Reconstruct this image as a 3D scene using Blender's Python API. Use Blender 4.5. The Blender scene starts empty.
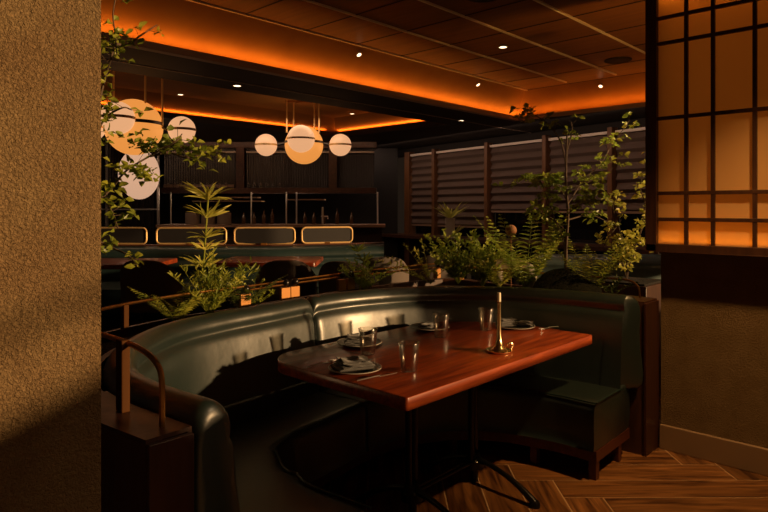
import bpy, math, random
from mathutils import Vector, Matrix, noise
random.seed(7)
PI = math.pi
sc = bpy.context.scene
col = sc.collection

# ------------------------------------------------------------------ materials
def mat(name, color, rough=.5, metal=0, bump=None, var=None, emit=None, coat=0, coatr=.12, trans=0, glass=False, spec=None, sheen=0, stretch=None):
    m = bpy.data.materials.new(name); m.use_nodes = True
    nt = m.node_tree; N = nt.nodes; L = nt.links
    b = N['Principled BSDF']
    b.inputs['Base Color'].default_value = (*color, 1)
    b.inputs['Roughness'].default_value = rough
    b.inputs['Metallic'].default_value = metal
    if spec is not None: b.inputs['Specular IOR Level'].default_value = spec
    if coat:
        b.inputs['Coat Weight'].default_value = coat; b.inputs['Coat Roughness'].default_value = coatr
    if sheen: b.inputs['Sheen Weight'].default_value = sheen
    if glass:
        b.inputs['Transmission Weight'].default_value = 1; b.inputs['IOR'].default_value = 1.47
    if emit:
        b.inputs['Emission Color'].default_value = (*emit[0], 1); b.inputs['Emission Strength'].default_value = emit[1]
    tc = N.new('ShaderNodeTexCoord'); src = tc.outputs['Object']
    if stretch:
        mp = N.new('ShaderNodeMapping'); mp.inputs['Scale'].default_value = stretch
        L.new(src, mp.inputs[0]); src = mp.outputs[0]
    if var:   # (color2, scale, detail)
        n = N.new('ShaderNodeTexNoise'); n.inputs['Scale'].default_value = var[1]; n.inputs['Detail'].default_value = var[2]
        L.new(src, n.inputs['Vector'])
        r = N.new('ShaderNodeValToRGB'); r.color_ramp.elements[0].position = .35; r.color_ramp.elements[1].position = .68
        r.color_ramp.elements[0].color = (*color, 1); r.color_ramp.elements[1].color = (*var[0], 1)
        L.new(n.outputs['Fac'], r.inputs[0]); L.new(r.outputs[0], b.inputs['Base Color'])
    if bump:  # (scale, strength, distance)
        n2 = N.new('ShaderNodeTexNoise'); n2.inputs['Scale'].default_value = bump[0]; n2.inputs['Detail'].default_value = 4
        L.new(src, n2.inputs['Vector'])
        bp = N.new('ShaderNodeBump'); bp.inputs['Strength'].default_value = bump[1]; bp.inputs['Distance'].default_value = bump[2]
        L.new(n2.outputs['Fac'], bp.inputs['Height']); L.new(bp.outputs[0], b.inputs['Normal'])
    if trans:
        t = N.new('ShaderNodeBsdfTranslucent'); t.inputs[0].default_value = (*[min(1, c * 1.6) for c in color], 1)
        mx = N.new('ShaderNodeMixShader'); mx.inputs[0].default_value = trans
        L.new(b.outputs[0], mx.inputs[1]); L.new(t.outputs[0], mx.inputs[2])
        L.new(mx.outputs[0], N['Material Output'].inputs[0])
    return m

def stucco(name, c1, c2, dist):
    m = mat(name, c1, .95, var=(c2, 9, 5))
    nt = m.node_tree; N = nt.nodes; L = nt.links; b = N['Principled BSDF']
    b.inputs['Specular IOR Level'].default_value = .1
    tc = [n for n in N if n.type == 'TEX_COORD'][0]
    n1 = N.new('ShaderNodeTexNoise'); n1.inputs['Scale'].default_value = 190; n1.inputs['Detail'].default_value = 3; n1.inputs['Distortion'].default_value = 1.2
    n2 = N.new('ShaderNodeTexVoronoi'); n2.inputs['Scale'].default_value = 120; n2.feature = 'SMOOTH_F1'
    n3 = N.new('ShaderNodeTexNoise'); n3.inputs['Scale'].default_value = 14; n3.inputs['Detail'].default_value = 2
    mp = N.new('ShaderNodeMapping'); mp.inputs['Scale'].default_value = (1, 1, .22)
    L.new(tc.outputs['Object'], mp.inputs[0])
    for n in (n1, n2): L.new(tc.outputs['Object'], n.inputs['Vector'])
    L.new(mp.outputs[0], n3.inputs['Vector'])
    a = N.new('ShaderNodeMath'); a.operation = 'MULTIPLY_ADD'; a.inputs[1].default_value = .5
    L.new(n2.outputs['Distance'], a.inputs[0]); L.new(n1.outputs['Fac'], a.inputs[2])
    a2 = N.new('ShaderNodeMath'); a2.operation = 'MULTIPLY_ADD'; a2.inputs[1].default_value = .8
    L.new(n3.outputs['Fac'], a2.inputs[0]); L.new(a.outputs[0], a2.inputs[2])
    bp = N.new('ShaderNodeBump'); bp.inputs['Strength'].default_value = 1; bp.inputs['Distance'].default_value = dist
    L.new(a2.outputs[0], bp.inputs['Height']); L.new(bp.outputs[0], b.inputs['Normal'])
    return m

def wood(name, c1, c2, rough, axis=0, scale=3, coat=0, attr=False):
    st = [14, 14, 14]; st[axis] = 1.1
    m = mat(name, c1, rough, coat=coat, stretch=tuple(st))
    nt = m.node_tree; N = nt.nodes; L = nt.links; b = N['Principled BSDF']
    mp = [n for n in N if n.type == 'MAPPING'][0]
    n = N.new('ShaderNodeTexNoise'); n.inputs['Scale'].default_value = scale; n.inputs['Detail'].default_value = 6; n.inputs['Distortion'].default_value = .8
    L.new(mp.outputs[0], n.inputs['Vector'])
    r = N.new('ShaderNodeValToRGB'); r.color_ramp.elements[0].position = .32; r.color_ramp.elements[1].position = .7
    r.color_ramp.elements[0].color = (*c1, 1); r.color_ramp.elements[1].color = (*c2, 1)
    L.new(n.outputs['Fac'], r.inputs[0]); out = r.outputs[0]
    L.new(out, b.inputs['Base Color'])
    bp = N.new('ShaderNodeBump'); bp.inputs['Strength'].default_value = .15; bp.inputs['Distance'].default_value = .003
    L.new(n.outputs['Fac'], bp.inputs['Height']); L.new(bp.outputs[0], b.inputs['Normal'])
    return m

M = {}
M['stucco_near'] = stucco('stucco_near', (.25, .16, .078), (.30, .205, .10), .017)
M['stucco_far'] = stucco('stucco_far', (.25, .155, .07), (.30, .19, .09), .03)
M['leather'] = mat('green_leather', (.007, .017, .0145), .42, bump=(9, .16, .02), spec=.95, coat=.8, coatr=.36)
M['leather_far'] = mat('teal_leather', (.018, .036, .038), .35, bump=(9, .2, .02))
M['leather_lit'] = mat('lit_teal_leather', (.10, .15, .15), .3, bump=(9, .2, .02))  # teal leather lightened: reflected light put into the neighbouring booth's colour
M['piping'] = mat('leather_piping', (.012, .028, .024), .35)
M['table'] = wood('table_mahogany', (.15, .020, .004), (.40, .070, .013), .34, 0, 2.2, coat=.22)
M['walnut'] = wood('dark_walnut', (.035, .012, .006), (.075, .028, .013), .4, 2, 2)
M['walnut_x'] = wood('dark_walnut_long', (.05, .018, .008), (.10, .04, .018), .4, 0, 2)
M['rosewood'] = wood('rosewood_rail', (.06, .016, .008), (.11, .028, .012), .35, 0, 2)
M['redwalnut'] = wood('red_walnut', (.032, .009, .005), (.06, .018, .008), .4, 2, 2)
M['post'] = wood('brown_post', (.13, .055, .02), (.22, .095, .035), .5, 2, 2)
M['black'] = mat('black_metal', (.008, .007, .007), .28, 0, spec=.6)
M['blackpaint'] = mat('black_paint', (.006, .005, .005), .6)
M['brass'] = mat('aged_brass', (.5, .26, .08), .33, 1, var=((.32, .15, .04), 30, 3))
M['brassblock'] = mat('bronze_block', (.36, .16, .035), .5, .5)
M['postmetal'] = mat('brown_bronze', (.075, .028, .006), .7, 0, spec=.1)
M['steel'] = mat('steel', (.85, .82, .78), .42, .85)
M['softbrass'] = mat('soft_brass', (.85, .58, .26), .5, .5)
M['satinbrass'] = mat('satin_brass', (.75, .55, .28), .25, 1)
M['wax'] = mat('candle_wax', (.85, .75, .55), .5)
M['plate'] = mat('charcoal_stoneware', (.035, .033, .032), .35, var=((.06, .055, .05), 60, 3))
M['platerim'] = mat('stoneware_rim', (.45, .40, .34), .4)
M['napkin'] = mat('charcoal_linen', (.050, .046, .044), .9, bump=(300, .4, .002), sheen=.3)
def thin_glass():
    m = bpy.data.materials.new('clear_glass'); m.use_nodes = True; nt = m.node_tree; N = nt.nodes; L = nt.links
    N.remove(N['Principled BSDF'])
    t = N.new('ShaderNodeBsdfTransparent'); t.inputs[0].default_value = (.94, .92, .88, 1)
    g = N.new('ShaderNodeBsdfGlossy'); g.inputs['Roughness'].default_value = .17
    lw = N.new('ShaderNodeLayerWeight'); lw.inputs[0].default_value = .5
    mx = N.new('ShaderNodeMixShader'); L.new(lw.outputs['Facing'], mx.inputs[0]); L.new(t.outputs[0], mx.inputs[1]); L.new(g.outputs[0], mx.inputs[2])
    L.new(mx.outputs[0], N['Material Output'].inputs[0]); return m
M['glass'] = thin_glass()
M['ceiltile'] = wood('ceiling_wood_tile', (.17, .068, .016), (.25, .105, .025), .45, 1, 1.2)
M['cove'] = mat('cove_plaster', (.36, .20, .055), .8, var=((.31, .16, .045), 4, 4))
M['soffit'] = mat('dark_soffit', (.010, .007, .006), .75)
M['lip'] = mat('cove_lip', (.45, .36, .30), .6)
M['tbar'] = mat('ceiling_bar_metal', (.9, .8, .7), .5)
M['fixture'] = mat('downlight_trim', (.5, .4, .3), .5)
M['lens'] = mat('downlight_lens', (.9, .8, .6), .5, emit=((1, .75, .45), 3.5))
M['grille'] = mat('speaker_grille', (.035, .03, .03), .6, bump=(400, .5, .003))
M['led'] = mat('amber_led', (.9, .5, .2), .5, emit=((1, .30, .03), 8))
M['opal'] = mat('opal_globe', (.22, .16, .10), .35, emit=((1, .50, .24), .78))
M['opalbig'] = mat('opal_globe_large', (.22, .15, .09), .35, emit=((1, .36, .07), .80))
M['opaloval'] = mat('opal_oval', (.3, .2, .15), .4, emit=((1, .58, .36), .62))
M['paper'] = mat('shoji_paper', (.60, .42, .20), .8, trans=.55, bump=(25, .2, .004))
M['boxwhite'] = mat('lightbox_inside', (.45, .28, .13), .8)
M['baseboard'] = mat('painted_baseboard', (.26, .16, .09), .45)
M['shade'] = mat('pleated_linen', (.15, .105, .085), .9, bump=(200, .4, .002), trans=.15)
M['darkglass'] = mat('night_glass', (.008, .008, .010), .08, spec=.6)
M['tile'] = mat('glossy_dark_tile', (.02, .016, .016), .14, spec=.8)
M['counter'] = mat('bar_counter_top', (.34, .22, .15), .35)
M['barfront'] = wood('bar_front', (.03, .014, .009), (.05, .025, .015), .5, 0, 2)
M['ribbed'] = mat('ribbed_glass_door', (.022, .016, .014), .22, bump=(3, .2, .02), stretch=(40, 40, .5), spec=.9)
M['mesh'] = mat('dark_screen_mesh', (.014, .012, .014), .7, bump=(400, .4, .003))
M['stonepot'] = mat('pale_ceramic', (.42, .35, .27), .6)
M['crock'] = mat('grey_crock', (.30, .24, .19), .6)
M['chairfab'] = mat('grey_upholstery', (.12, .095, .08), .85, bump=(120, .3, .003))
M['leaf'] = mat('leaf_green', (.17, .23, .03), .38, var=((.46, .46, .05), 7, 2), trans=.4)
M['leafdark'] = mat('leaf_dark', (.06, .09, .018), .4, var=((.11, .14, .03), 8, 2), trans=.3)
M['leafbright'] = mat('leaf_bright', (.40, .42, .08), .4, var=((.75, .64, .13), 9, 2), trans=.4)
M['fern'] = mat('fern_green', (.22, .28, .04), .42, var=((.55, .52, .07), 6, 2), trans=.4)
M['bark'] = mat('bark', (.10, .065, .04), .8, bump=(60, .6, .006))
M['soil'] = mat('dark_soil', (.012, .009, .006), .95, bump=(60, 1, .02))
M['moss'] = mat('dark_moss', (.012, .013, .006), .95, bump=(70, 1, .02))
M['stone'] = mat('pale_stone', (.35, .30, .24), .8, bump=(20, .6, .01))
M['dryflower'] = mat('rust_flower', (.22, .09, .03), .8)
M['bottle'] = mat('bottle_glass', (.10, .05, .02), .08, spec=.9)
M['grout'] = mat('floor_grout', (.55, .36, .20), .8)

def floor_mat():
    m = mat('herringbone_planks', (.1, .05, .02), .36)
    nt = m.node_tree; N = nt.nodes; L = nt.links; b = N['Principled BSDF']
    uv = N.new('ShaderNodeUVMap'); uv.uv_map = 'plank'
    mp = N.new('ShaderNodeMapping'); mp.inputs['Scale'].default_value = (1.4, 16, 1)
    L.new(uv.outputs[0], mp.inputs[0])
    n = N.new('ShaderNodeTexNoise'); n.inputs['Scale'].default_value = 1.6; n.inputs['Detail'].default_value = 7; n.inputs['Distortion'].default_value = 1.0
    L.new(mp.outputs[0], n.inputs['Vector'])
    r = N.new('ShaderNodeValToRGB'); e = r.color_ramp.elements
    e[0].position = .33; e[0].color = (.07, .024, .007, 1); e[1].position = .7; e[1].color = (.36, .15, .045, 1)
    L.new(n.outputs['Fac'], r.inputs[0])
    a = N.new('ShaderNodeAttribute'); a.attribute_name = 'tone'
    mx = N.new('ShaderNodeMix'); mx.data_type = 'RGBA'; mx.blend_type = 'MULTIPLY'; mx.inputs[0].default_value = 1
    L.new(r.outputs[0], mx.inputs[6]); L.new(a.outputs['Color'], mx.inputs[7])
    L.new(mx.outputs[2], b.inputs['Base Color'])
    bp = N.new('ShaderNodeBump'); bp.inputs['Strength'].default_value = .3; bp.inputs['Distance'].default_value = .003
    L.new(n.outputs['Fac'], bp.inputs['Height']); L.new(bp.outputs[0], b.inputs['Normal'])
    return m
M['floor'] = floor_mat()

# ------------------------------------------------------------------ mesh builder
class MB:
    def __init__(s): s.v = []; s.f = []; s.mi = []; s.k = 0
    def face(s, *idx): s.f.append(idx); s.mi.append(s.k)
    def box(s, a, b, R=None):
        i = len(s.v)
        for z in (a[2], b[2]):
            for x, y in ((a[0], a[1]), (b[0], a[1]), (b[0], b[1]), (a[0], b[1])):
                p = Vector((x, y, z)); s.v.append(R @ p if R else p)
        for q in ((3, 2, 1, 0), (4, 5, 6, 7), (0, 1, 5, 4), (1, 2, 6, 5), (2, 3, 7, 6), (3, 0, 4, 7)): s.face(*[i + j for j in q])
        return s
    def grid(s, rows, closeu=False, closev=False):
        i = len(s.v); n = len(rows[0])
        for r in rows: s.v += [Vector(p) for p in r]
        R = len(rows)
        for a in range(R if closev else R - 1):
            for b in range(n if closeu else n - 1):
                a2 = (a + 1) % R; b2 = (b + 1) % n
                s.face(i + a * n + b, i + a * n + b2, i + a2 * n + b2, i + a2 * n + b)
        return i
    def cap(s, ring, flip=False):
        i = len(s.v); s.v += [Vector(p) for p in ring]; idx = list(range(i, i + len(ring)))
        s.face(*(idx[::-1] if flip else idx))
    def tube(s, pts, r, n=10, caps=True):
        pts = [Vector(p) for p in pts]; rows = []
        rr = r if isinstance(r, (list, tuple)) else [r] * len(pts)
        up = None
        for j, p in enumerate(pts):
            t = (pts[min(j + 1, len(pts) - 1)] - pts[max(j - 1, 0)]).normalized()
            if up is None:
                up = Vector((0, 0, 1)) if abs(t.z) < .9 else Vector((1, 0, 0))
            u = (up - t * up.dot(t)).normalized(); w = t.cross(u); up = u
            rows.append([p + (u * math.cos(2 * PI * k / n) + w * math.sin(2 * PI * k / n)) * rr[j] for k in range(n)])
        s.grid(rows, closeu=True)
        if caps: s.cap(rows[0]); s.cap(rows[-1], True)
        return s
    def lathe(s, prof, c=(0, 0, 0), n=32):
        c = Vector(c)
        rows = [[c + Vector((r * math.cos(2 * PI * k / n), r * math.sin(2 * PI * k / n), z)) for k in range(n)] for r, z in prof]
        s.grid(rows, closeu=True); return s
    def sphere(s, c, r, n=32, sz=1):
        s.lathe([(max(1e-4, r * math.sin(PI * k / 20)), -r * sz * math.cos(PI * k / 20)) for k in range(21)], c, n); return s
    def leaf(s, b, d, up, l, w, fold=.25, droop=.15):
        b = Vector(b); d = Vector(d).normalized(); up = Vector(up)
        x = d.cross(up)
        x = x.normalized() if x.length > 1e-3 else Vector((1, 0, 0))
        n = x.cross(d).normalized()
        i = len(s.v)
        s.v += [b, b + d * l * .4 - x * w * .5 + n * w * fold, b + d * l * .45, b + d * l * .4 + x * w * .5 + n * w * fold,
                b + d * l * .8 - x * w * .28 + n * (w * fold * .5 - l * droop * .5), b + d * l * .8 - n * l * droop * .5, b + d * l * .8 + x * w * .28 + n * (w * fold * .5 - l * droop * .5),
                b + d * l - n * l * droop]
        for q in ((0, 1, 2), (0, 2, 3), (1, 4, 5, 2), (2, 5, 6, 3), (4, 7, 5), (5, 7, 6)): s.face(*[i + j for j in q])
    def build(s, name, m, parent=None, origin=None, smooth=True, bevel=0, label=None, angle=40, local=False):
        me = bpy.data.meshes.new(name)
        off = Vector((0, 0, 0))
        if parent and not local:
            p = parent
            while p: off = off + p.location; p = p.parent
        if origin: off = off + Vector(origin)
        me.from_pydata([tuple(v - off) for v in s.v], [], s.f)
        ms = m if isinstance(m, (list, tuple)) else [m]
        for q in ms: me.materials.append(M[q] if isinstance(q, str) else q)
        me.polygons.foreach_set('material_index', s.mi)
        me.validate(); me.update()
        import bmesh
        bm = bmesh.new(); bm.from_mesh(me)
        bmesh.ops.remove_doubles(bm, verts=bm.verts, dist=1e-5)
        bmesh.ops.recalc_face_normals(bm, faces=bm.faces)
        bm.to_mesh(me); bm.free()
        if smooth: me.shade_smooth(); me.set_sharp_from_angle(angle=math.radians(angle))
        o = bpy.data.objects.new(name, me); col.objects.link(o)
        if origin: o.location = origin
        if parent: o.parent = parent
        if bevel:
            md = o.modifiers.new('Bevel', 'BEVEL'); md.width = bevel; md.segments = 3; md.limit_method = 'ANGLE'
            md.angle_limit = math.radians(50)
        if label: o['label'] = label
        return o

def tag(o, label=None, cat=None, group=None, kind=None):
    if label: o['label'] = label
    if cat: o['category'] = cat
    if group: o['group'] = group
    if kind: o['kind'] = kind
    return o
def thing(name, label, cat, loc, group=None, rz=0):
    o = bpy.data.objects.new(name, None); col.objects.link(o); o.location = loc; o.rotation_euler = (0, 0, rz)
    o.empty_display_size = .1
    return tag(o, label, cat, group)
def struct(mb, name, m, **k): return tag(mb.build(name, m, **k), kind='structure')
def dup(o, parent=None):
    kids = list(o.children)
    c = o.copy(); col.objects.link(c)
    if parent: c.parent = parent
    for ch in kids: dup(ch, c)
    return c
def copy_thing(o, loc, label, rz=None):
    c = dup(o); c.location = loc; c['label'] = label
    if rz is not None: c.rotation_euler = (0, 0, rz)
    return c
# the bar, the far seats and their tables stand on a grid turned 46.6 degrees to this room: a = along the bar, b = towards it
AX = Vector((.687, -.726, 0)); BX = Vector((.726, .687, 0)); RZ = math.atan2(-.726, .687)
def F(a, b, z=0): return AX * a + BX * b + Vector((0, 0, z))
RF = Matrix(((.687, .726, 0), (-.726, .687, 0), (0, 0, 1)))
def W(px, py, b):   # a point b metres along the bar axis, written as angles off it
    return F((px - 384) / 614 * b, b, 1.5 - (py - 208) / 614 * b)

def catmull(pts, n=8):
    P = [Vector(p) for p in pts]; P = [P[0] * 2 - P[1]] + P + [P[-1] * 2 - P[-2]]; out = []
    for i in range(1, len(P) - 2):
        for k in range(n):
            t = k / n
            out.append(.5 * ((2 * P[i]) + (P[i + 1] - P[i - 1]) * t + (2 * P[i - 1] - 5 * P[i] + 4 * P[i + 1] - P[i + 2]) * t * t + (3 * P[i] - P[i - 1] - 3 * P[i + 1] + P[i + 2]) * t ** 3))
    out.append(P[-2]); return out

# ------------------------------------------------------------------ floor, walls, ceiling
def herringbone():
    Wd, n = .2035, 6; me = bpy.data.meshes.new('floor'); v = []; f = []; uvs = []; tone = []; mi = []
    g = .0035
    v += [(-3, -3, -.002), (10, -3, -.002), (10, 10, -.002), (-3, 10, -.002)]; f.append((0, 1, 2, 3)); uvs += [(0, 0)] * 4; tone += [1] * 4; mi.append(1)
    rnd = random.Random(3)
    for i in range(-60, 60):
        for j in range(-14, 14):
            a0 = .93 + (i + n * j) * Wd; b0 = 3.1825 + (-i + n * j) * Wd
            for (x0, y0, x1, y1, h) in ((a0, b0, a0 + n * Wd, b0 + Wd, 1), (a0, b0 - n * Wd, a0 + Wd, b0, 0)):
                if not (-2.5 < x0 < 4 and 1.2 < y0 < 7): continue
                x0 += g; y0 += g; x1 -= g; y1 -= g
                k = len(v); c = [F(x, y) for x, y in ((x0, y0), (x1, y0), (x1, y1), (x0, y1))]
                v += [tuple(p) for p in c]; f.append((k, k + 1, k + 2, k + 3)); mi.append(0)
                u0 = rnd.random() * 40; w0 = rnd.random() * 40; l = n * Wd
                uvs += ([(u0, w0), (u0 + l, w0), (u0 + l, w0 + Wd), (u0, w0 + Wd)] if h else [(u0, w0), (u0, w0 + Wd), (u0 + l, w0 + Wd), (u0 + l, w0)])
                tone += [rnd.uniform(.55, 1.1)] * 4
    me.from_pydata(v, [], f); u = me.uv_layers.new(name='plank')
    for q, c in enumerate(uvs): u.data[q].uv = c
    ca = me.color_attributes.new('tone', 'FLOAT_COLOR', 'CORNER')
    for q, c in enumerate(tone): ca.data[q].color = (c, c, c, 1)
    me.materials.append(M['floor']); me.materials.append(M['grout']); me.polygons.foreach_set('material_index', mi)
    me.update(); o = bpy.data.objects.new('floor', me); col.objects.link(o); tag(o, kind='structure'); return o
herringbone()
pf = MB()
pf.box((-4.5, 5.0, .001), (3.2, 13.2, .27), RF)
pf.v = [v for v in pf.v]
struct(pf, 'floor', 'barfront')

struct(MB().box((-1.6, 1.38, 0), (.553, 1.46, 2.95)), 'wall_left', 'stucco_near', smooth=False)
wr = MB(); wr.box((3.99, .66, 0), (4.12, 1.385, 2.9)); struct(wr, 'wall_right', 'stucco_far', smooth=False)
bb = MB(); bb.box((3.962, .66, 0), (3.99, 1.385, .15)); struct(bb, 'baseboard_right', 'baseboard', smooth=False, bevel=.004)

# ceiling of wood tiles between light metal bars
YE, XE, HC, HS = 3.77, 6.45, 2.9, 2.6
ce = MB(); ce.box((-1.5, -1.8, HC), (XE, YE, HC + .05)); struct(ce, 'ceiling', 'ceiltile', smooth=False)
k = 0
xb = MB(); yb = MB()
y = YE
while y > -1.7:
    xb.box((-1.5, y - .009, HC - .012), (XE - (0 if k == 0 else .12), y + .009, HC + .001)); y -= .56; k += 1
x = XE
while x > -1.4:
    yb.box((x - .006, -1.8, HC - .003), (x + .006, YE, HC + .0012)); x -= .56
struct(xb, 'trim_1', 'tbar', smooth=False); struct(yb, 'trim_2', 'blackpaint', smooth=False)
# sloped cove and its lip
cv = MB(); cy, cx, hb = YE + .36, XE + .30, HS + .06
def quad(mb, *p): i = len(mb.v); mb.v += [Vector(q) for q in p]; mb.face(*range(i, i + len(p)))
quad(cv, (-1.5, YE + .03, HC + .02), (XE + .03, YE + .03, HC + .02), (cx, cy, hb - .05), (-1.5, cy, hb - .05))
quad(cv, (XE + .03, YE + .03, HC + .02), (XE + .03, -1.8, HC + .02), (cx, -1.8, hb - .05), (cx, cy, hb - .05))
struct(cv, 'ceiling', 'cove', smooth=False)
lp = MB(); lp.box((-1.5, cy - .15, HS - .03), (cx - .15, cy - .135, HS + .02)); lp.box((cx - .15, -1.8, HS - .03), (cx - .135, cy - .135, HS + .02))
struct(lp, 'trim_3', 'lip', smooth=False)
ledge = MB(); ledge.box((-1.5, cy - .14, HS - .005), (cx, cy + .01, HS + .004)); ledge.box((cx - .14, -1.8, HS - .005), (cx, cy, HS + .004)); struct(ledge, 'trim_4', 'lip', smooth=False)
# dark soffit with a second, lower-lit recess above the bar seats
so = MB()
R2 = (1.0, 4.95, 6.45, 7.15)
so.box((-1.5, cy, HS), (9.5, R2[1], HS + .08)); so.box((-1.5, R2[1], HS), (R2[0], R2[3], HS + .08))
so.box((R2[2], R2[1], HS), (9.5, R2[3], HS + .08)); so.box((-1.5, R2[3], HS), (9.5, 12.5, HS + .08)); so.box((cx, -1.8, HS), (9.5, cy, HS + .08))
struct(so, 'ceiling', 'soffit', smooth=False)
rc = MB(); s_ = .32; T = 2.84
b4 = [(R2[0] - .05, R2[1] - .05), (R2[2] + .18, R2[1] - .05), (R2[2] + .18, R2[3] + .18), (R2[0] - .05, R2[3] + .18)]
t4 = [(R2[0] + s_, R2[1] + s_), (R2[2] - s_, R2[1] + s_), (R2[2] - s_, R2[3] - s_), (R2[0] + s_, R2[3] - s_)]
for q in range(4):
    w_ = (q + 1) % 4
    quad(rc, (*b4[q], HS + .07), (*b4[w_], HS + .07), (*t4[w_], T), (*t4[q], T))
quad(rc, *[(*p, T) for p in t4])
struct(rc, 'ceiling', 'cove', smooth=False)
seam = MB(); seam.box((-1.5, 4.60, HS - .006), (9, 4.615, HS + .001)); struct(seam, 'trim_5', 'lip', smooth=False)

def area(name, loc, sx, sy, power, color, rot=(0, 0, 0)):
    l = bpy.data.lights.new(name, 'AREA'); l.shape = 'RECTANGLE'; l.size = sx; l.size_y = sy; l.energy = power; l.color = color
    o = bpy.data.objects.new(name, l); col.objects.link(o); o.location = loc; o.rotation_euler = rot; return o
AMB = (1, .27, .03); RED = (1, .20, .02)
# LED strips lying in the cove troughs, shining up on the slope
area('cove_strip', (2.6, cy - .11, HS + .010), 8.2, .02, 11.5, AMB, (PI - .3, 0, 0))
area('cove_strip', (cx - .11, 1.1, HS + .010), .02, 5.9, 7, (1, .23, .02), (PI, 0, 0))
area('recess_strip', (3.7, R2[3] + .05, HS + .09), 5.2, .02, 11, RED, (PI * .94, 0, 0))
area('recess_strip', (R2[2] + .05, 6.05, HS + .09), .02, 2.2, 5.5, RED, (PI, 0, 0))

# downlights and ceiling speakers
def disc(z, r, mb): mb.lathe([(.0005, z), (r, z)], n=24)
def downlight(loc, label, spot=0, r=.045, tilt=None):
    t = thing('recessed_downlight', label, 'downlight', loc, 'small round downlights in the ceiling')
    a = MB(); a.lathe([(r * .72, .02), (r * .72, -.004), (r, -.004), (r, .003)], n=24); a.build('trim_ring', 'fixture', t, local=True)
    b = MB(); disc(-.003, r * .72, b); b.build('lens', 'lens', t, local=True)
    if tilt: t.rotation_euler = tilt
    if spot:
        l = bpy.data.lights.new('downlight_lamp', 'SPOT'); l.energy = spot; l.color = (1, .62, .30); l.spot_size = 1.5; l.spot_blend = .8; l.shadow_soft_size = .04
        o = bpy.data.objects.new('downlight_lamp', l); col.objects.link(o); o.location = (loc[0], loc[1], loc[2] - .03)
downlight((4.587, 2.917, HC), 'round downlight in the wood tile panel above the booth', 5)
sl = math.atan2(.33, .33)
downlight((3.76, 3.86, 2.845), 'bright tiny downlight on the amber slope above the globe lamps', tilt=(-.6, 0, 0), r=.028)
downlight((5.57, 3.86, 2.845), 'tiny downlight on the amber slope near the ceiling corner', tilt=(-.6, 0, 0), r=.028)
downlight((6.54, 2.91, 2.84), 'tiny downlight on the far amber slope beside the ceiling speaker', tilt=(0, .6, 0), r=.028)
downlight((2.0, 3.62, HC), 'downlight at the top edge of the view above the hanging vine', 0)
downlight((6.27, 4.6, HS), 'downlight in the black soffit left of the tree top', 2)
downlight((3.10, 4.75, HS), 'downlight in the black soffit between the two globe lamps', 2)
downlight((3.60, 6.7, T - .005), 'downlight in the dark recess right of the large globe cluster', 2, r=.04)
downlight((6.0, 6.3, T - .005), 'downlight in the dark recess right of the small globe cluster', 2, r=.04)
for loc, lb in (((5.737, 2.383, HC), 'dark round ceiling speaker beside the shoji screen'), ((3.389, 2.30, HC), 'dark round ceiling speaker at the top edge of the view')):
    t = thing('ceiling_speaker', lb, 'speaker', loc, 'round ceiling speakers')
    a = MB(); a.lathe([(.105, -.003), (.105, -.010), (.122, -.008), (.125, .002)], n=40); a.build('rim', 'fixture' if 0 else 'grille', t, local=True)
    b = MB(); disc(-.006, .105, b); b.build('grille', 'grille', t, local=True)

# ------------------------------------------------------------------ shoji screen light box on the right wall
t = thing('shoji_screen', 'backlit paper lattice screen in a black frame above the stucco wall', 'screen', (3.96, 1.0, 1.24))
y0, y1, z0, z1 = .62, 1.437, 1.235, 2.86
fr = MB(); fr.box((3.88, y1 - .062, z0), (3.989, y1, z1)); fr.box((3.88, y0, z0), (3.989, y0 + .03, z1))
fr.box((3.88, y0, z0), (3.989, y1, z0 + .045)); fr.box((3.88, y0, z1 - .05), (3.989, y1, z1))
fr.build('frame', 'walnut', t, bevel=.003)
la = MB()
for yy in (1.209, 1.063, .85, .70): la.box((3.895, yy - .011, z0 + .04), (3.915, yy + .011, z1 - .04))
for zz in (1.431, 1.59, 2.048, 2.506, 2.662): la.box((3.893, y0 + .02, zz - .011), (3.913, y1 - .05, zz + .011))
la.build('lattice', 'walnut', t, bevel=.002)
pp = MB(); pp.box((3.918, y0 + .02, z0 + .035), (3.9195, y1 - .05, z1 - .04)); pp.build('paper_panel', 'paper', t, smooth=False)
bk = MB(); bk.box((3.983, y0 + .02, z0 + .035), (3.988, y1 - .05, z1 - .04)); bk.build('back_panel', 'boxwhite', t, smooth=False)
ym = (y0 + y1) / 2
area('screen_strip', (3.951, ym, z0 + .05), .03, .7, .62, (1, .45, .07), (PI, 0, 0))
area('screen_strip', (3.951, ym, z1 - .06), .03, .7, .45, (1, .42, .07), (0, 0, 0))
area('screen_back_strip', (3.981, ym, (z0 + z1) / 2), 1.5, .7, .75, (1, .52, .17), (0, PI / 2, 0))

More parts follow.
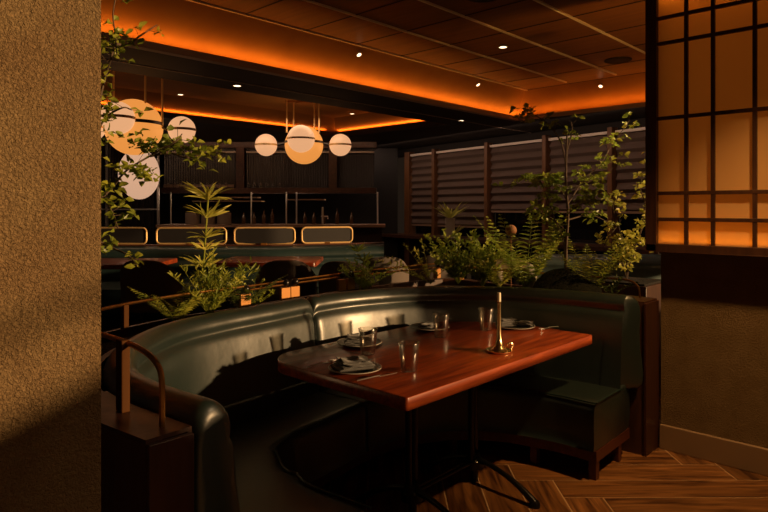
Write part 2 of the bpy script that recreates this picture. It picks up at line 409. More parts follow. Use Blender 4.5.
# ------------------------------------------------------------------ the curved booth
REAR = [(3.765, 1.40), (3.74, 1.80), (3.62, 2.20), (3.40, 2.53), (3.09, 2.76), (2.70, 2.89), (2.36, 2.90), (2.0, 2.85), (1.65, 2.80), (1.375, 2.72), (1.14, 2.56), (.95, 2.34), (.83, 2.06), (.80, 1.8), (.83, 1.465)]
NS = 10
rear = catmull([(x, y, 0) for x, y in REAR], NS)
def normals(path):
    out = []
    for j, p in enumerate(path):
        t = (path[min(j + 1, len(path) - 1)] - path[max(j - 1, 0)]).normalized()
        out.append(Vector((-t.y, t.x, 0)))     # left of travel = inward here
    return out
nrm = normals(rear)
if nrm[0].x > 0: nrm = [-q for q in nrm]
def sec(i0, i1, prof, fn=None, round_=.02, rings=4, shear0=0):
    rows = []
    cz = sum(p[1] for p in prof) / len(prof); co = sum(p[0] for p in prof) / len(prof)
    T0 = (rear[i0 + 1] - rear[i0]).normalized(); T1 = (rear[i1] - rear[i1 - 1]).normalized()
    def ring(i, along, inset):
        T_ = T0 if i == i0 else T1
        r_ = []
        for o_, z_ in prof:
            oo = o_ if fn is None else fn(o_, i)
            d = Vector((oo - co, z_ - cz)); L_ = d.length
            if inset and L_ > 0: d = d * max(0, (L_ - inset) / L_)
            sh = shear0 * max(0, d.x + co - .0) if i == i0 and inset == 0 or (i == i0) else 0
            p = rear[i] + nrm[i] * (co + d.x) + T_ * (along + sh)
            r_.append(Vector((p.x, p.y, cz + d.y)))
        return r_
    for k in range(rings + 1):
        a = PI / 2 * k / rings
        rows.append(ring(i0, .003 + round_ * (1 - math.cos(a)), round_ * (1 - math.sin(a))))
    for i in range(i0 + 2, i1 - 1):
        rows.append([rear[i] + nrm[i] * (o_ if fn is None else fn(o_, i)) + Vector((0, 0, z_)) for o_, z_ in prof])
    for k in range(rings, -1, -1):
        a = PI / 2 * k / rings
        rows.append(ring(i1, -.003 - round_ * (1 - math.cos(a)), round_ * (1 - math.sin(a))))
    return rows
def smooth_prof(pr, n=4):
    P = [Vector((a, b, 0)) for a, b in pr]; P2 = P + P[:1]
    out = []
    Q = [P[-1]] + P + [P[0], P[1]]
    for i in range(1, len(P) + 1):
        for k in range(n):
            t_ = k / n
            v = .5 * ((2 * Q[i]) + (Q[i + 1] - Q[i - 1]) * t_ + (2 * Q[i - 1] - 5 * Q[i] + 4 * Q[i + 1] - Q[i + 2]) * t_ * t_ + (3 * Q[i] - Q[i - 1] - 3 * Q[i + 1] + Q[i + 2]) * t_ ** 3)
            out.append((v.x, v.y))
    return out
BP = smooth_prof([(.0, .42), (.0, .62), (.0, .80), (.005, .90), (.022, .955), (.062, .975), (.10, .960), (.122, .925), (.112, .888), (.120, .872), (.140, .84), (.155, .74), (.168, .58), (.176, .45), (.17, .42), (.08, .41)], 3)
booth = thing('curved_booth', 'dark green leather banquette curving around the mahogany table', 'booth', (2.3, 2.0, 0))
def idx(x, y): return min(range(len(rear)), key=lambda i: (rear[i] - Vector((x, y, 0))).length)
iS = idx(2.33, 2.90); iR = idx(3.45, 2.47); last = len(rear) - 1
def backsec(i0, i1, sh=0):
    m = MB(); rows = sec(i0, i1, BP, round_=.042, shear0=sh)
    for i, r_ in enumerate(rows):      # soft pulls and dimples in the hide
        for p in r_:
            q = noise.noise(Vector((p.x * 9, p.y * 9, p.z * 2.2))) * .0022
            p += Vector((q, q, 0))
    m.grid(rows, closeu=True); m.cap(rows[0]); m.cap(rows[-1], True)
    return m.build('backrest', 'leather', booth, angle=60)
backsec(0, iS, .9); backsec(iS, last)
def dep(i):
    u = i / last
    return .52 + (.20 if u > .8 else .20 * max(0, (u - .55) / .25)) - .02 * math.sin(u * PI)
def sfn(o_, i): return .02 + (o_ * dep(i))
SP = smooth_prof([(.02, .17), (.02, .42), (.3, .432), (.85, .437), (.95, .43), (.992, .405), (1.0, .36), (1.0, .20), (.985, .165), (.5, .165)], 3)
for (i0, i1) in ((2, iS), (iS, last)):
    m = MB(); rows = sec(i0, i1, SP, sfn, round_=.012)
    m.grid(rows, closeu=True); m.cap(rows[0]); m.cap(rows[-1], True)
    s_o = m.build('seat', 'leather', booth, angle=60)
    pth = [rear[i] + nrm[i] * sfn(.985, i) + Vector((0, 0, .432)) for i in range(i0, i1 + 1)]
    p2 = MB(); p2.tube(pth, .005, 6)
    if i0 == 2:
        p2.tube([rear[2] + nrm[2] * sfn(q, 2) + Vector((0, -.002, .434)) for q in (.3, .5, .7, .9, .985)], .005, 6)
    p2.build('piping', 'piping', s_o)
def sweepbox(path, nn, o0, o1, z0, z1, mb, i0=0, i1=None):
    i1 = len(path) - 1 if i1 is None else i1; rows = []
    for i in range(i0, i1 + 1):
        a = o0(i) if callable(o0) else o0; b = o1(i) if callable(o1) else o1
        pa = path[i] + nn[i] * a; pb = path[i] + nn[i] * b
        rows.append([Vector((pa.x, pa.y, z0)), Vector((pb.x, pb.y, z0)), Vector((pb.x, pb.y, z1)), Vector((pa.x, pa.y, z1))])
    mb.grid(rows, closeu=True); mb.cap(rows[0]); mb.cap(rows[-1], True)
m = MB(); sweepbox(rear, nrm, .03, lambda i: sfn(.97, i), .105, .165, m, 2); m.build('base_rail', 'rosewood', booth)
for i in (2, 14, 34, 55, 76, 95, 118, last):
    m = MB()
    sgn = 1 if i < 100 else -1
    for o_ in ((.90,) if i else (.90,)):
        p = rear[i] + nrm[i] * sfn(o_, i); tt = (rear[min(i + 1, last)] - rear[max(i - 1, 0)]).normalized()
        if i == 2: p += tt * .03
        if i == last: p -= tt * .03
        m.box((p.x - .022, p.y - .022, 0), (p.x + .022, p.y + .022, .106))
    m.build('leg', 'rosewood', booth, bevel=.003)
p = rear[2] + nrm[2] * .16 + Vector((0, .03, 0)); m = MB(); m.box((p.x - .022, p.y - .022, 0), (p.x + .022, p.y + .022, .106)); m.build('leg', 'rosewood', booth, bevel=.003)

# ------------------------------------------------------------------ wooden planter wall hugging the booth
OUT = [(3.99, 1.41), (4.02, 1.80), (4.05, 2.20), (4.07, 2.65), (4.05, 3.12), (3.2, 3.2), (2.4, 3.14), (2.0, 3.08), (1.6, 3.06), (1.17, 2.92), (.90, 2.75), (.74, 2.48), (.62, 2.1), (.65, 1.78), (.69, 1.455)]
inn = [(x, y) for x, y in REAR]
inn = [(p.x - n.x * .012, p.y - n.y * .012) for p, n in [(rear[i * NS], nrm[i * NS]) for i in range(len(REAR))]]
inn[0] = (3.78, 1.41)
outp = [(v.x, v.y) for v in catmull([(x, y, 0) for x, y in OUT], 4)]
innp = [(v.x, v.y) for v in catmull([(x, y, 0) for x, y in inn], 4)]
pl = thing('planter_wall', 'dark wood planter wall curving behind the green booth', 'planter', (2.3, 3.0, 0))
def lerp(a, b, t_): return (a[0] + (b[0] - a[0]) * t_, a[1] + (b[1] - a[1]) * t_)
body = MB()
rows = []
for a, b in zip(innp, outp):
    a2, b2 = lerp(a, b, .1), lerp(a, b, .9)
    rows.append([(*a, 0), (*b, 0), (*b, .92), (*b2, .92), (*b2, .86), (*a2, .86), (*a2, .92), (*a, .92)])
body.grid(rows, closeu=True); body.cap(rows[0]); body.cap(rows[-1], True)
body.build('planter_body', 'walnut', pl, smooth=False)
for s0, s1 in ((0, 1), (len(innp) - 2, len(innp) - 1)):
    c = MB(); q0, q1 = (0, 2) if s0 == 0 else (len(innp) - 7, len(innp) - 1)
    rr = [[(*innp[i], .921), (*outp[i], .921), (*outp[i], .932), (*innp[i], .932)] for i in range(q0, q1 + 1)]
    c.grid(rr, closeu=True); c.cap(rr[0]); c.cap(rr[-1], True); c.build('cap_board', 'walnut', pl, smooth=False)
ep = MB(); ep.box((.692, 1.44, 0), (.812, 1.456, .921)); ep.build('end_panel', 'redwalnut', pl, bevel=.002)
ep = MB(); ep.box((3.772, 1.396, 0), (3.988, 1.411, .921)); ep.build('end_panel', 'redwalnut', pl, bevel=.002)
so_ = MB()
rr = []
for i in range(2, len(innp) - 3):
    a2, b2 = lerp(innp[i], outp[i], .11), lerp(innp[i], outp[i], .89)
    rr.append([(*a2, .875), (*lerp(a2, b2, .5), .905), (*b2, .875)])
so_.grid(rr); tag(so_.build('soil', 'soil', pl, smooth=True), kind='stuff')

# brass rails on bronze clamps
def rail(label, paths, posts, r=.007, name='brass_rail', clampside=None):
    t = thing(name, label, 'rail', (posts[0][0], posts[0][1], .93), 'brass rails along the planter')
    m = MB()
    for p in paths: m.tube(catmull(p, 6), r, 8)
    m.build('rail_tube', 'brass', t)
    for (x, y, kind) in posts:
        rz_ = max(q[2] for p in paths for q in p); b = MB()
        if kind == 'flat':
            b.box((x - .012, y - .020, .932), (x + .012, y + .020, rz_ - .002)); b.build('post', 'postmetal', t, bevel=.003)
        else:
            b.box((x - .035, y - .012, .932), (x + .035, y + .012, 1.01)); b.build('clamp_block', 'brassblock', t, bevel=.003)
        k_ = MB(); k_.tube([(x + .02 * math.cos(q * PI / 8), y + (.0 if kind == 'flat' else -.014), rz_ - .012 + .018 * math.sin(q * PI / 8)) for q in range(17)], .006, 6, False)
        if kind != 'flat': k_ = MB(); k_.sphere((x, y - .012, rz_ - .010), .021, 14); k_.build('ring' if kind == 'flat' else 'knob', 'black' if kind != 'flat' else 'brass', t)
    return t
def dbl(pts, dz=.022): return [pts, [(x, y, z - dz) for x, y, z in pts]]
rail('brass handrail bending down at the near end of the left planter',
     [[(.762, 1.515, .932), (.762, 1.515, 1.04), (.760, 1.53, 1.085), (.757, 1.59, 1.112), (.75, 1.71, 1.125), (.72, 1.90, 1.135), (.69, 2.15, 1.13)]], [(.745, 1.71, 'flat')], .008)
rail('brass rail starting at the flat post behind the left end of the booth',
     [[(.80, 2.45, 1.05), (1.0, 2.70, 1.05), (1.25, 2.85, 1.05), (1.6, 2.95, 1.05), (2.0, 2.98, 1.052)]], [(1.25, 2.85, 'flat')], .008)
rail('twin brass rail over the ferns left of the booth seam', dbl([(2.0, 2.985, 1.05), (2.2, 3.02, 1.05), (2.33, 3.045, 1.05)]), [(2.0, 2.985, 'block'), (2.33, 3.045, 'block')])
rail('twin brass rail behind the booth seam', dbl([(2.41, 3.055, 1.05), (2.6, 3.08, 1.05), (2.86, 3.11, 1.05)]), [(2.41, 3.055, 'block'), (2.86, 3.11, 'block')])
rail('twin brass rail passing the small bush towards the corner plants', dbl([(2.95, 3.115, 1.05), (3.4, 3.13, 1.05), (3.93, 3.10, 1.05)], .03), [(2.95, 3.115, 'block'), (3.9, 3.10, 'block')])
rail('thin dark rail looping down at the right end of the planter', [[(3.94, 2.95, 1.035), (3.95, 2.3, 1.035), (3.94, 1.70, 1.04), (3.93, 1.56, 1.035), (3.925, 1.50, 1.0), (3.925, 1.49, .932)]], [(3.94, 2.9, 'block')], .007)

# ------------------------------------------------------------------ dining table
tb = thing('dining_table', 'polished mahogany table with rounded corners on black pedestals inside the booth', 'table', (2.67, 2.08, 0))
def rrect(x0, y0, x1, y1, r, z, n=6):
    o_ = []
    for cx_, cy_, a0 in ((x1 - r, y1 - r, 0), (x0 + r, y1 - r, PI / 2), (x0 + r, y0 + r, PI), (x1 - r, y0 + r, 1.5 * PI)):
        o_ += [(cx_ + r * math.cos(a0 + PI / 2 * k / n), cy_ + r * math.sin(a0 + PI / 2 * k / n), z) for k in range(n + 1)]
    return o_
def tabletop(mb, x0, y0, x1, y1, z0, z1, radii=(.05,) * 4):
    def rr_(ins, z):
        o_ = []
        for (cx_, cy_, sx, sy, a0), r in zip(((x1, y1, -1, -1, 0), (x0, y1, 1, -1, PI / 2), (x0, y0, 1, 1, PI), (x1, y0, -1, 1, 1.5 * PI)), radii):
            for k in range(9):
                a = a0 + PI / 2 * k / 8
                o_.append((cx_ + sx * r + (r - ins) * math.cos(a), cy_ + sy * r + (r - ins) * math.sin(a), z))
        return o_
    L_ = [rr_(.003, z0), rr_(0, z0 + .003), rr_(0, z1 - .003), rr_(.001, z1 - .001), rr_(.003, z1)]
    mb.grid(L_, closeu=True); mb.cap(L_[0], True); mb.cap(L_[-1])
m = MB(); tabletop(m, 1.82, 1.60, 3.49, 2.57, .695, .75, (.12, .20, .015, .015)); m.build('tabletop', 'table', tb, angle=50)
for px_ in (2.28, 2.80):
    m = MB(); m.tube([(px_ - .035, 1.96, .10), (px_ - .035, 1.96, .69)], .017, 12); m.build('column', 'black', tb)
    m = MB(); m.tube([(px_ + .035, 1.99, .10), (px_ + .035, 1.99, .69)], .024, 12); m.build('column', 'black', tb)
    m = MB(); m.lathe([(.03, .06), (.055, .075), (.055, .115), (.04, .13), (.03, .16)], (px_, 1.97, 0), 20); m.build('hub', 'black', tb)
    for s in (-1, 1):
        e = Vector((-.04 * (1 if s < 0 else 2.5), .40 * s if s < 0 else .26, 0))
        pts = []
        for k in range(9):
            u = k / 8
            pts.append((px_ + e.x * u, 1.97 + e.y * u, .105 * (1 - u ** 2.4) + .018))
        m = MB(); m.tube(catmull(pts, 3), [.02 - .006 * math.sin(PI * j / 24) for j in range(25)], 10)
        m.lathe([(.001, 0), (.028, 0), (.028, .02), (.02, .03), (.001, .032)], (px_ + e.x, 1.97 + e.y, 0), 16)
        m.build('foot', 'black', tb)
    m = MB(); m.tube([(px_, 1.96, 0), (px_, 1.96, .06)], .018, 10); m.build('leveller', 'black', tb)
    m = MB(); m.box((px_ - .18, 1.88, .675), (px_ + .18, 2.06, .695)); m.build('top_plate', 'black', tb)
for yy in (1.95, 1.985):
    m = MB(); m.tube([(2.28, yy, .115), (2.80, yy, .115)], .009, 8); m.build('stretcher', 'steel' if 0 else 'black', tb)

# table setting
ZT = .7505
def tumbler(loc, label):
    m = MB()
    m.lathe([(.0005, .001), (.034, .001), (.037, .004), (.050, .130), (.0495, .1315), (.0482, .130), (.0355, .014), (.030, .011), (.0005, .010)], n=40)
    o = m.build('water_glass', 'glass', angle=80); o.location = loc; return tag(o, label, 'glass', 'clear water glasses on the table')
tumbler((2.13, 1.857, ZT), 'clear tumbler nearest the table corner, beside the near plate and knife')
tumbler((2.233, 2.227, ZT), 'clear tumbler in front of the dark napkin block, left side of the table')
tumbler((2.819, 2.212, ZT), 'clear tumbler before the empty-looking plate at the back of the table')
tumbler((3.171, 2.138, ZT), 'clear tumbler just left of the tall candlestick')

def plate(loc, label):
    t = thing('dinner_plate', label, 'plate', loc, 'dark stoneware plates on the table')
    m = MB(); m.lathe([(.0005, .0), (.075, .0), (.085, .004), (.122, .0135), (.1225, .016), (.085, .009), (.075, .0065), (.0005, .006)], n=48); m.build('plate_body', 'plate', t, local=True)
    m = MB(); m.lathe([(.119, .0150), (.1225, .0165), (.1245, .0155), (.1235, .0130)], n=48); m.build('glazed_rim', 'platerim', t, local=True, label='pale glazed rim')
    return t
def napkin(loc, label, sx, sy, rz, layers, seed, name='folded_napkin'):
    m = MB(); rnd = random.Random(seed); z = 0
    for L_ in range(layers):
        n = 12; th = .0095; dx = rnd.uniform(-.008, .008); dy = rnd.uniform(-.006, .006); w_ = sx * (1 - .06 * L_); h_ = sy * (1 - .05 * L_)
        top = []; bot = []
        for i in range(n + 1):
            ra = []; rb = []
            for j in range(n + 1):
                x_ = (i / n - .5) * w_ + dx; y_ = (j / n - .5) * h_ + dy
                wv = noise.noise(Vector((x_ * 22 + seed, y_ * 22, L_ * 3.1))) * .005 * (L_ + 1) * 1.1
                e = min(i, n - i, j, n - j) / n
                pinch = .0025 if e == 0 else 0
                ra.append((x_, y_, z + th - pinch + max(0, wv))); rb.append((x_, y_, z + pinch + max(0, wv)))
            top.append(ra); bot.append(rb)
        a = m.grid(top); b = m.grid(bot)
        edge = [(0, j) for j in range(n + 1)] + [(i, n) for i in range(1, n + 1)] + [(n, j) for j in range(n - 1, -1, -1)] + [(i, 0) for i in range(n - 1, 0, -1)]
        for q in range(len(edge)):
            (i, j), (i2, j2) = edge[q], edge[(q + 1) % len(edge)]
            m.face(a + i * (n + 1) + j, a + i2 * (n + 1) + j2, b + i2 * (n + 1) + j2, b + i * (n + 1) + j)
        z += th + .0005
    o = m.build(name, 'napkin', angle=60); o.location = loc; o.rotation_euler = (0, 0, rz)
    return tag(o, label, 'napkin', 'folded charcoal napkins')
plate((1.971, 2.05, ZT), 'dark plate with crumpled grey napkin nearest the left end of the table')
plate((2.361, 2.42, ZT), 'dark plate behind the left tumbler on the table')
plate((2.967, 2.42, ZT), 'dark plate with pale rim at the back middle of the table')
plate((3.36, 2.05, ZT), 'dark plate under two napkins at the right end of the table')
napkin((1.965, 2.05, ZT + .012), 'folded grey napkin with a raised corner on the near left plate', .165, .13, -.4, 4, 1)
napkin((2.30, 2.40, ZT + .012), 'dark block-folded napkin on the plate behind the left tumbler', .10, .07, -.74, 5, 2)
napkin((2.967, 2.42, ZT + .012), 'flat dark napkin on the plate at the back middle', .12, .09, .2, 2, 3)
napkin((3.33, 2.09, ZT + .012), 'left folded napkin on the right end plate', .12, .08, -.5, 4, 4)
napkin((3.40, 1.995, ZT + .012), 'crumpled lighter napkin half on the right end plate', .075, .09, .3, 3, 9)

def cutlery(kind, p0, p1, label):
    p0 = Vector((*p0, 0)); p1 = Vector((*p1, 0)); L_ = (p1 - p0).length; rz = math.atan2(p1.y - p0.y, p1.x - p0.x)
    t = thing(kind, label, kind.split('_')[-1], (p0.x, p0.y, ZT), None, rz)
    h = MB(); rows = []
    for u, w_, z_ in ((0, .004, .003), (.02, .0075, .004), (.25, .0065, .006), (.5, .004, .007), (.55, .0045, .006)):
        x_ = u * L_; rows.append([(x_, w_, z_), (x_, 0, z_ + .003), (x_, -w_, z_), (x_, 0, z_ - .002)])
    h.grid(rows, closeu=True); h.cap(rows[0]); h.cap(rows[-1]); h.build('handle', 'steel', t, local=True)
    b = MB()
    if 'knife' in kind:
        rows = [[(u * L_, w0, .004), (u * L_, w1, .004), (u * L_, (w0 + w1) / 2, .0055)] for u, w0, w1 in ((.54, -.0045, .0045), (.6, -.008, .006), (.85, -.009, .006), (.97, -.003, .006), (1, .003, .005))]
        b.grid(rows, closeu=True); b.build('blade', 'steel', t, local=True)
    else:
        rows = [[(u * L_, w_, z_), (u * L_, 0, z_ + .002), (u * L_, -w_, z_), (u * L_, 0, z_ - .001)] for u, w_, z_ in ((.54, .004, .006), (.66, .011, .004), (.74, .012, .003), (.78, .012, .004))]
        b.grid(rows, closeu=True); b.cap(rows[-1])
        for k in range(4):
            yy = (k - 1.5) * .0066; b.tube([(.77 * L_, yy, .004), (.9 * L_, yy, .007), (L_, yy, .006)], .0013, 6)
        b.build('tines', 'steel', t, local=True)
    return t
cutlery('table_knife', (1.845, 1.905), (2.06, 1.865), 'steel knife between the near plate and the near tumbler')
cutlery('table_fork', (1.84, 2.235), (2.02, 2.245), 'steel fork left of the near plate')
cutlery('table_fork', (3.56, 1.86), (3.40, 1.90), 'steel fork at the right end of the table')
cutlery('table_fork', (2.17, 2.50), (2.35, 2.53), 'steel fork at the back left edge of the table')

cs = thing('candlestick', 'tall brass candlestick with flared dish foot near the front table edge', 'candlestick', (2.733, 1.762, ZT))
m = MB(); m.lathe([(.0005, 0), (.060, 0), (.066, .004), (.068, .012), (.064, .013), (.055, .009), (.046, .014), (.031, .024), (.020, .042), (.0135, .07), (.0105, .12), (.0105, .255), (.012, .262), (.010, .263), (.0005, .255)], n=40)
m.build('holder', 'satinbrass', cs, local=True, angle=60)
m = MB(); m.tube(catmull([(.052, -.035, .008), (.062, -.042, .03), (.055, -.038, .045), (.042, -.03, .040), (.040, -.028, .030)], 5), .0045, 8); m.build('finger_loop', 'satinbrass', cs, local=True)
cd = thing('candle', 'short cream taper candle standing in the brass candlestick', 'candle', (2.733, 1.762, ZT + .258))
m = MB(); m.lathe([(.0005, 0), (.0098, 0), (.0098, .048), (.007, .052), (.0005, .051)], n=20); m.build('wax', 'wax', cd, local=True)
m = MB(); m.tube([(0, 0, .05), (.001, 0, .060)], .001, 6); m.build('wick', 'black', cd, local=True)

# ------------------------------------------------------------------ plants
UP = Vector((0, 0, 1))
def rdir(rnd, zl=-.3, zh=1): 
    a = rnd.uniform(0, 2 * PI); z = rnd.uniform(zl, zh); r = math.sqrt(max(0, 1 - z * z)) if abs(z) <= 1 else 0
    return Vector((r * math.cos(a), r * math.sin(a), z))
def cluster(mb, c, rnd, n=6, l=.03, w=.018, spread=.012, axis=None):
    for k in range(n):
        d = rdir(rnd, -.5, .8); 
        if axis: d = (d + axis * .5).normalized()
        mb.leaf(Vector(c) + d * spread * rnd.uniform(.2, 1), d, rdir(rnd, .2, 1), l * rnd.uniform(.75, 1.2), w * rnd.uniform(.8, 1.2))
DEN = 1.35
def twig_tree(name, label, cat, base, branches, lm, leaf, per, rnd, r0=.006, mats='bark', trunk=None, extra=()):
    t = thing(name, label, cat, base)
    st = MB(); lf = MB()
    if trunk: pts = catmull(trunk[0], 6); st.tube(pts, [trunk[1] * (1 - .6 * j / len(pts)) for j in range(len(pts))], 8)
    for br, dens in branches:
        pts = catmull(br, 6); n_ = len(pts)
        st.tube(pts, [r0 * (1 - .75 * j / n_) + .0008 for j in range(n_)], 6)
        tot = sum((pts[i + 1] - pts[i]).length for i in range(n_ - 1))
        cnt = max(3, int(tot * per * dens * DEN))
        for q in range(cnt):
            u = rnd.uniform(.12, 1) * (n_ - 1); i = min(int(u), n_ - 2); p = pts[i].lerp(pts[i + 1], u - i)
            d = rdir(rnd, -.5, .9) * rnd.uniform(.015, .06) * (leaf[0] / .03)
            e = p + d; st.tube([p, e], .0009, 4, False)
            cluster(lf, e, rnd, rnd.choice((3, 4, 5)), leaf[0], leaf[1], .01)
    for c, s_c, n_ in extra:
        for q in range(n_):
            p = Vector(c) + rdir(rnd, -1, 1) * s_c * rnd.random() ** .5; cluster(lf, p, rnd, 4, leaf[0], leaf[1], .01)
    st.build('stem', mats, t); lf.build('leaves', lm, t, smooth=False)
    return t
rnd = random.Random(11)
def WP(l, b): return [W(x, y, b + (k % 2) * .05) for k, (x, y) in enumerate(l)]
vb = (.655, 2.25, .90)
twig_tree('leafy_vine', 'slender leafy branches reaching out from behind the near stucco wall', 'plant', vb, [
    ([vb, W(60, 260, 2.0), W(80, 225, 2.0), W(92, 205, 2.05)], .2),
    (WP([(92, 205), (110, 190), (126, 171), (150, 156), (175, 142), (182, 134)], 2.05), 1.0),
    (WP([(150, 156), (170, 153), (188, 158), (205, 153), (226, 153)], 2.1), 1.1),
    (WP([(88, 215), (92, 160), (98, 110), (106, 75), (112, 55), (116, 40), (113, 15), (118, -12)], 2.0), .9),
    (WP([(116, 44), (128, 45), (140, 36), (157, 25)], 2.0), .6),
    (WP([(92, 205), (104, 200), (112, 212), (118, 228)], 2.0), 1.2),
    (WP([(88, 235), (110, 247), (128, 255), (138, 266)], 2.1), .8),
    (WP([(90, 150), (104, 120), (122, 108), (132, 110)], 2.05), .8)],
    'leaf', (.031, .019), 30, rnd, .004, extra=[(W(136, 140, 2.05), .05, 5), (W(147, 180, 2.02), .05, 9), (W(108, 195, 2.0), .06, 9), (W(108, 75, 2.0), .03, 3), (W(178, 150, 2.1), .05, 6), (W(205, 160, 2.1), .05, 5)])
DEN = 2.6
TB = Vector((3.87, 1.96, .93)); rnd = random.Random(5)
d0 = 4.16
twig_tree('slender_tree', 'tallest plant, a slim tree rising from the dark mound behind the right booth arm', 'tree', tuple(TB), [
    ([TB + Vector((0, 0, .12)), W(563, 240, d0), W(556, 222, d0), W(548, 200, d0 - .1), W(540, 180, d0 - .2)], 1.0),
    ([W(567, 200, d0), W(552, 180, d0 + .1), W(530, 182, d0 + .1), W(502, 189, d0 + .1)], 1.1),
    ([W(566, 165, d0), W(560, 140, d0), W(545, 122, d0), W(528, 113, d0), W(513, 118, d0)], .75),
    ([W(567, 205, d0), W(585, 178, d0 + .1), W(600, 165, d0 + .1), W(612, 145, d0 + .2), W(630, 120, d0 + .2)], .8),
    ([W(567, 190, d0), W(588, 182, d0), W(608, 172, d0), W(618, 160, d0)], .9),
    ([W(566, 215, d0), W(580, 205, d0 - .1), W(598, 200, d0 - .1)], 1.3),
    ([W(563, 228, d0), W(545, 215, d0 + .05), W(525, 212, d0 + .05)], 1.3),
    ([W(567, 150, d0), W(572, 132, d0), W(571, 122, d0)], .8),
    ([W(567, 220, d0), W(590, 215, d0 + .1), W(608, 222, d0 + .15)], .8)],
    'leaf', (.042, .029), 15, rnd, .005, trunk=([TB + Vector((0, 0, -.02)), W(566, 250, d0), W(568, 215, d0), W(566, 180, d0), W(567, 130, d0)], .013),
    extra=[(W(560, 185, d0), .12, 14), (W(545, 210, d0), .12, 12), (W(595, 195, d0), .10, 7)])
m = MB(); m.grid([[TB + Vector((.17 * math.cos(a) * math.cos(e), .25 * math.sin(a) * math.cos(e), -.03 + .19 * math.sin(e) + .015 * noise.noise(Vector((a * 2, e * 3, 0))))) for a in [2 * PI * k / 28 for k in range(28)]] for e in [PI / 2 * j / 8 * .99 for j in range(9)]], closeu=True)
tag(m.build('moss_mound', 'moss', origin=tuple(TB + Vector((0, 0, -.03)))), 'dark mossy root mound at the foot of the slim tree', 'mound')

def frond(st, lf, base, d, L_, rnd, w=.055, n=18, droop=.5, pinn=.011):
    d = Vector(d).normalized(); pts = []; p = Vector(base); v = d.copy(); seg = L_ / n
    for k in range(n + 1):
        pts.append(p.copy()); v = (v + Vector((0, 0, -droop / n))).normalized(); p = p + v * seg
    st.tube(pts, [.0022 * (1 - .8 * k / n) for k in range(n + 1)], 5, False)
    for k in range(2, n + 1):
        u = k / n; t_ = (pts[k] - pts[k - 1]).normalized(); x_ = t_.cross(UP).normalized(); l = w * math.sin(PI * (u * .85 + .12)) + .006
        for s in (-1, 1): lf.leaf(pts[k], x_ * s + t_ * .45, (UP + rdir(rnd, -1, 1) * .7), l, pinn, .1, .2)
def fern(name, label, base, n, L_, rnd, lm='fern', w=.06, spread=.6, bias=None, **k_):
    t = thing(name, label, 'fern', base); st = MB(); lf = MB()
    for q in range(n):
        a = 2 * PI * q / n + rnd.uniform(-.3, .3); d = Vector((math.cos(a) * spread, math.sin(a) * spread, 1))
        if bias: d += Vector(bias)
        frond(st, lf, base, d, L_ * rnd.uniform(.75, 1.1), rnd, w, **k_)
    st.build('stem', lm, t); lf.build('fronds', lm, t, smooth=False); return t
rnd = random.Random(21)
fern('fern', 'bright fern just right of the slim tree trunk', (3.90, 1.80, .92), 12, .42, rnd, 'fern', .07, .6, pinn=.015, droop=.4)
fern('fern', 'tall broad-fronded fern left of the slim tree', (3.88, 2.28, .91), 15, .62, rnd, 'fern', .10, .55, droop=.35, pinn=.022)
fern('fern', 'yellow-green fern arching over the planter corner behind the rail', (3.88, 2.50, .91), 13, .36, rnd, 'leafbright', .06, .8, pinn=.015)
fern('fern', 'dark fern spreading right of the whorled plant above the left rail', (2.02, 3.05, .90), 10, .34, rnd, 'leafdark', .055, .9)
fern('fern', 'low fern spreading left of the whorled plant over the brass rail', (1.58, 2.99, .90), 10, .30, rnd, 'fern', .045, .9)

def spray(name, label, base, n, H_, rnd, lm, spread=.5, l=.028, w=.006, dens=24):
    t = thing(name, label, 'plant', base); st = MB(); lf = MB()
    for q in range(n):
        a = rnd.uniform(0, 2 * PI); s = rnd.uniform(.1, spread); d = Vector((math.cos(a) * s, math.sin(a) * s, 1)).normalized(); L_ = H_ * rnd.uniform(.55, 1.05)
        pts = [Vector(base) + d * L_ * u + Vector((math.cos(a), math.sin(a), 0)) * .12 * s * u * u for u in [k / 6 for k in range(7)]]
        st.tube(pts, [.002 * (1 - .1 * k) for k in range(7)], 5, False)
        for k in range(dens):
            u = rnd.uniform(.2, 1) * 6; i = min(5, int(u)); p = pts[i].lerp(pts[i + 1], u - i)
            dd = (rdir(rnd, -.1, .8) + d * .6).normalized(); lf.leaf(p, dd, rdir(rnd, .2, 1), l * rnd.uniform(.7, 1.2), w * rnd.uniform(.8, 1.3))
    st.build('stem', lm, t); lf.build('leaves', lm, t, smooth=False); return t
spray('bushy_herb', 'feathery green bush at the foot of the whorled plant', (1.80, 3.03, .90), 36, .36, rnd, 'fern', .9, .040, .009, 30)
spray('bushy_herb', 'small round-leaved plant beside the bronze clamp left of the seam', (2.12, 3.06, .90), 10, .17, rnd, 'leaf', .9, .024, .018, 9)
spray('bushy_herb', 'small isolated bush on the twin rail behind the booth seam', (3.08, 3.10, .91), 26, .24, rnd, 'fern', 1.0, .030, .016, 18)
spray('bushy_herb', 'dense dark bush at the planter corner below the spiky vase', (3.86, 2.86, .91), 34, .42, rnd, 'leaf', .9, .040, .022, 20)
spray('bushy_herb', 'wispy yellow-tipped plant reaching left from the planter corner', (3.72, 3.02, .91), 12, .36, rnd, 'leafbright', 1.6, .034, .015, 14)
spray('bushy_herb', 'leafy bush between the two corner ferns', (3.84, 2.62, .91), 34, .42, rnd, 'fern', .7, .040, .020, 20)
spray('bushy_herb', 'low leafy plant at the right end of the planter beside the loop rail', (3.90, 1.66, .92), 8, .14, rnd, 'leafdark', 1.1, .03, .016, 10)
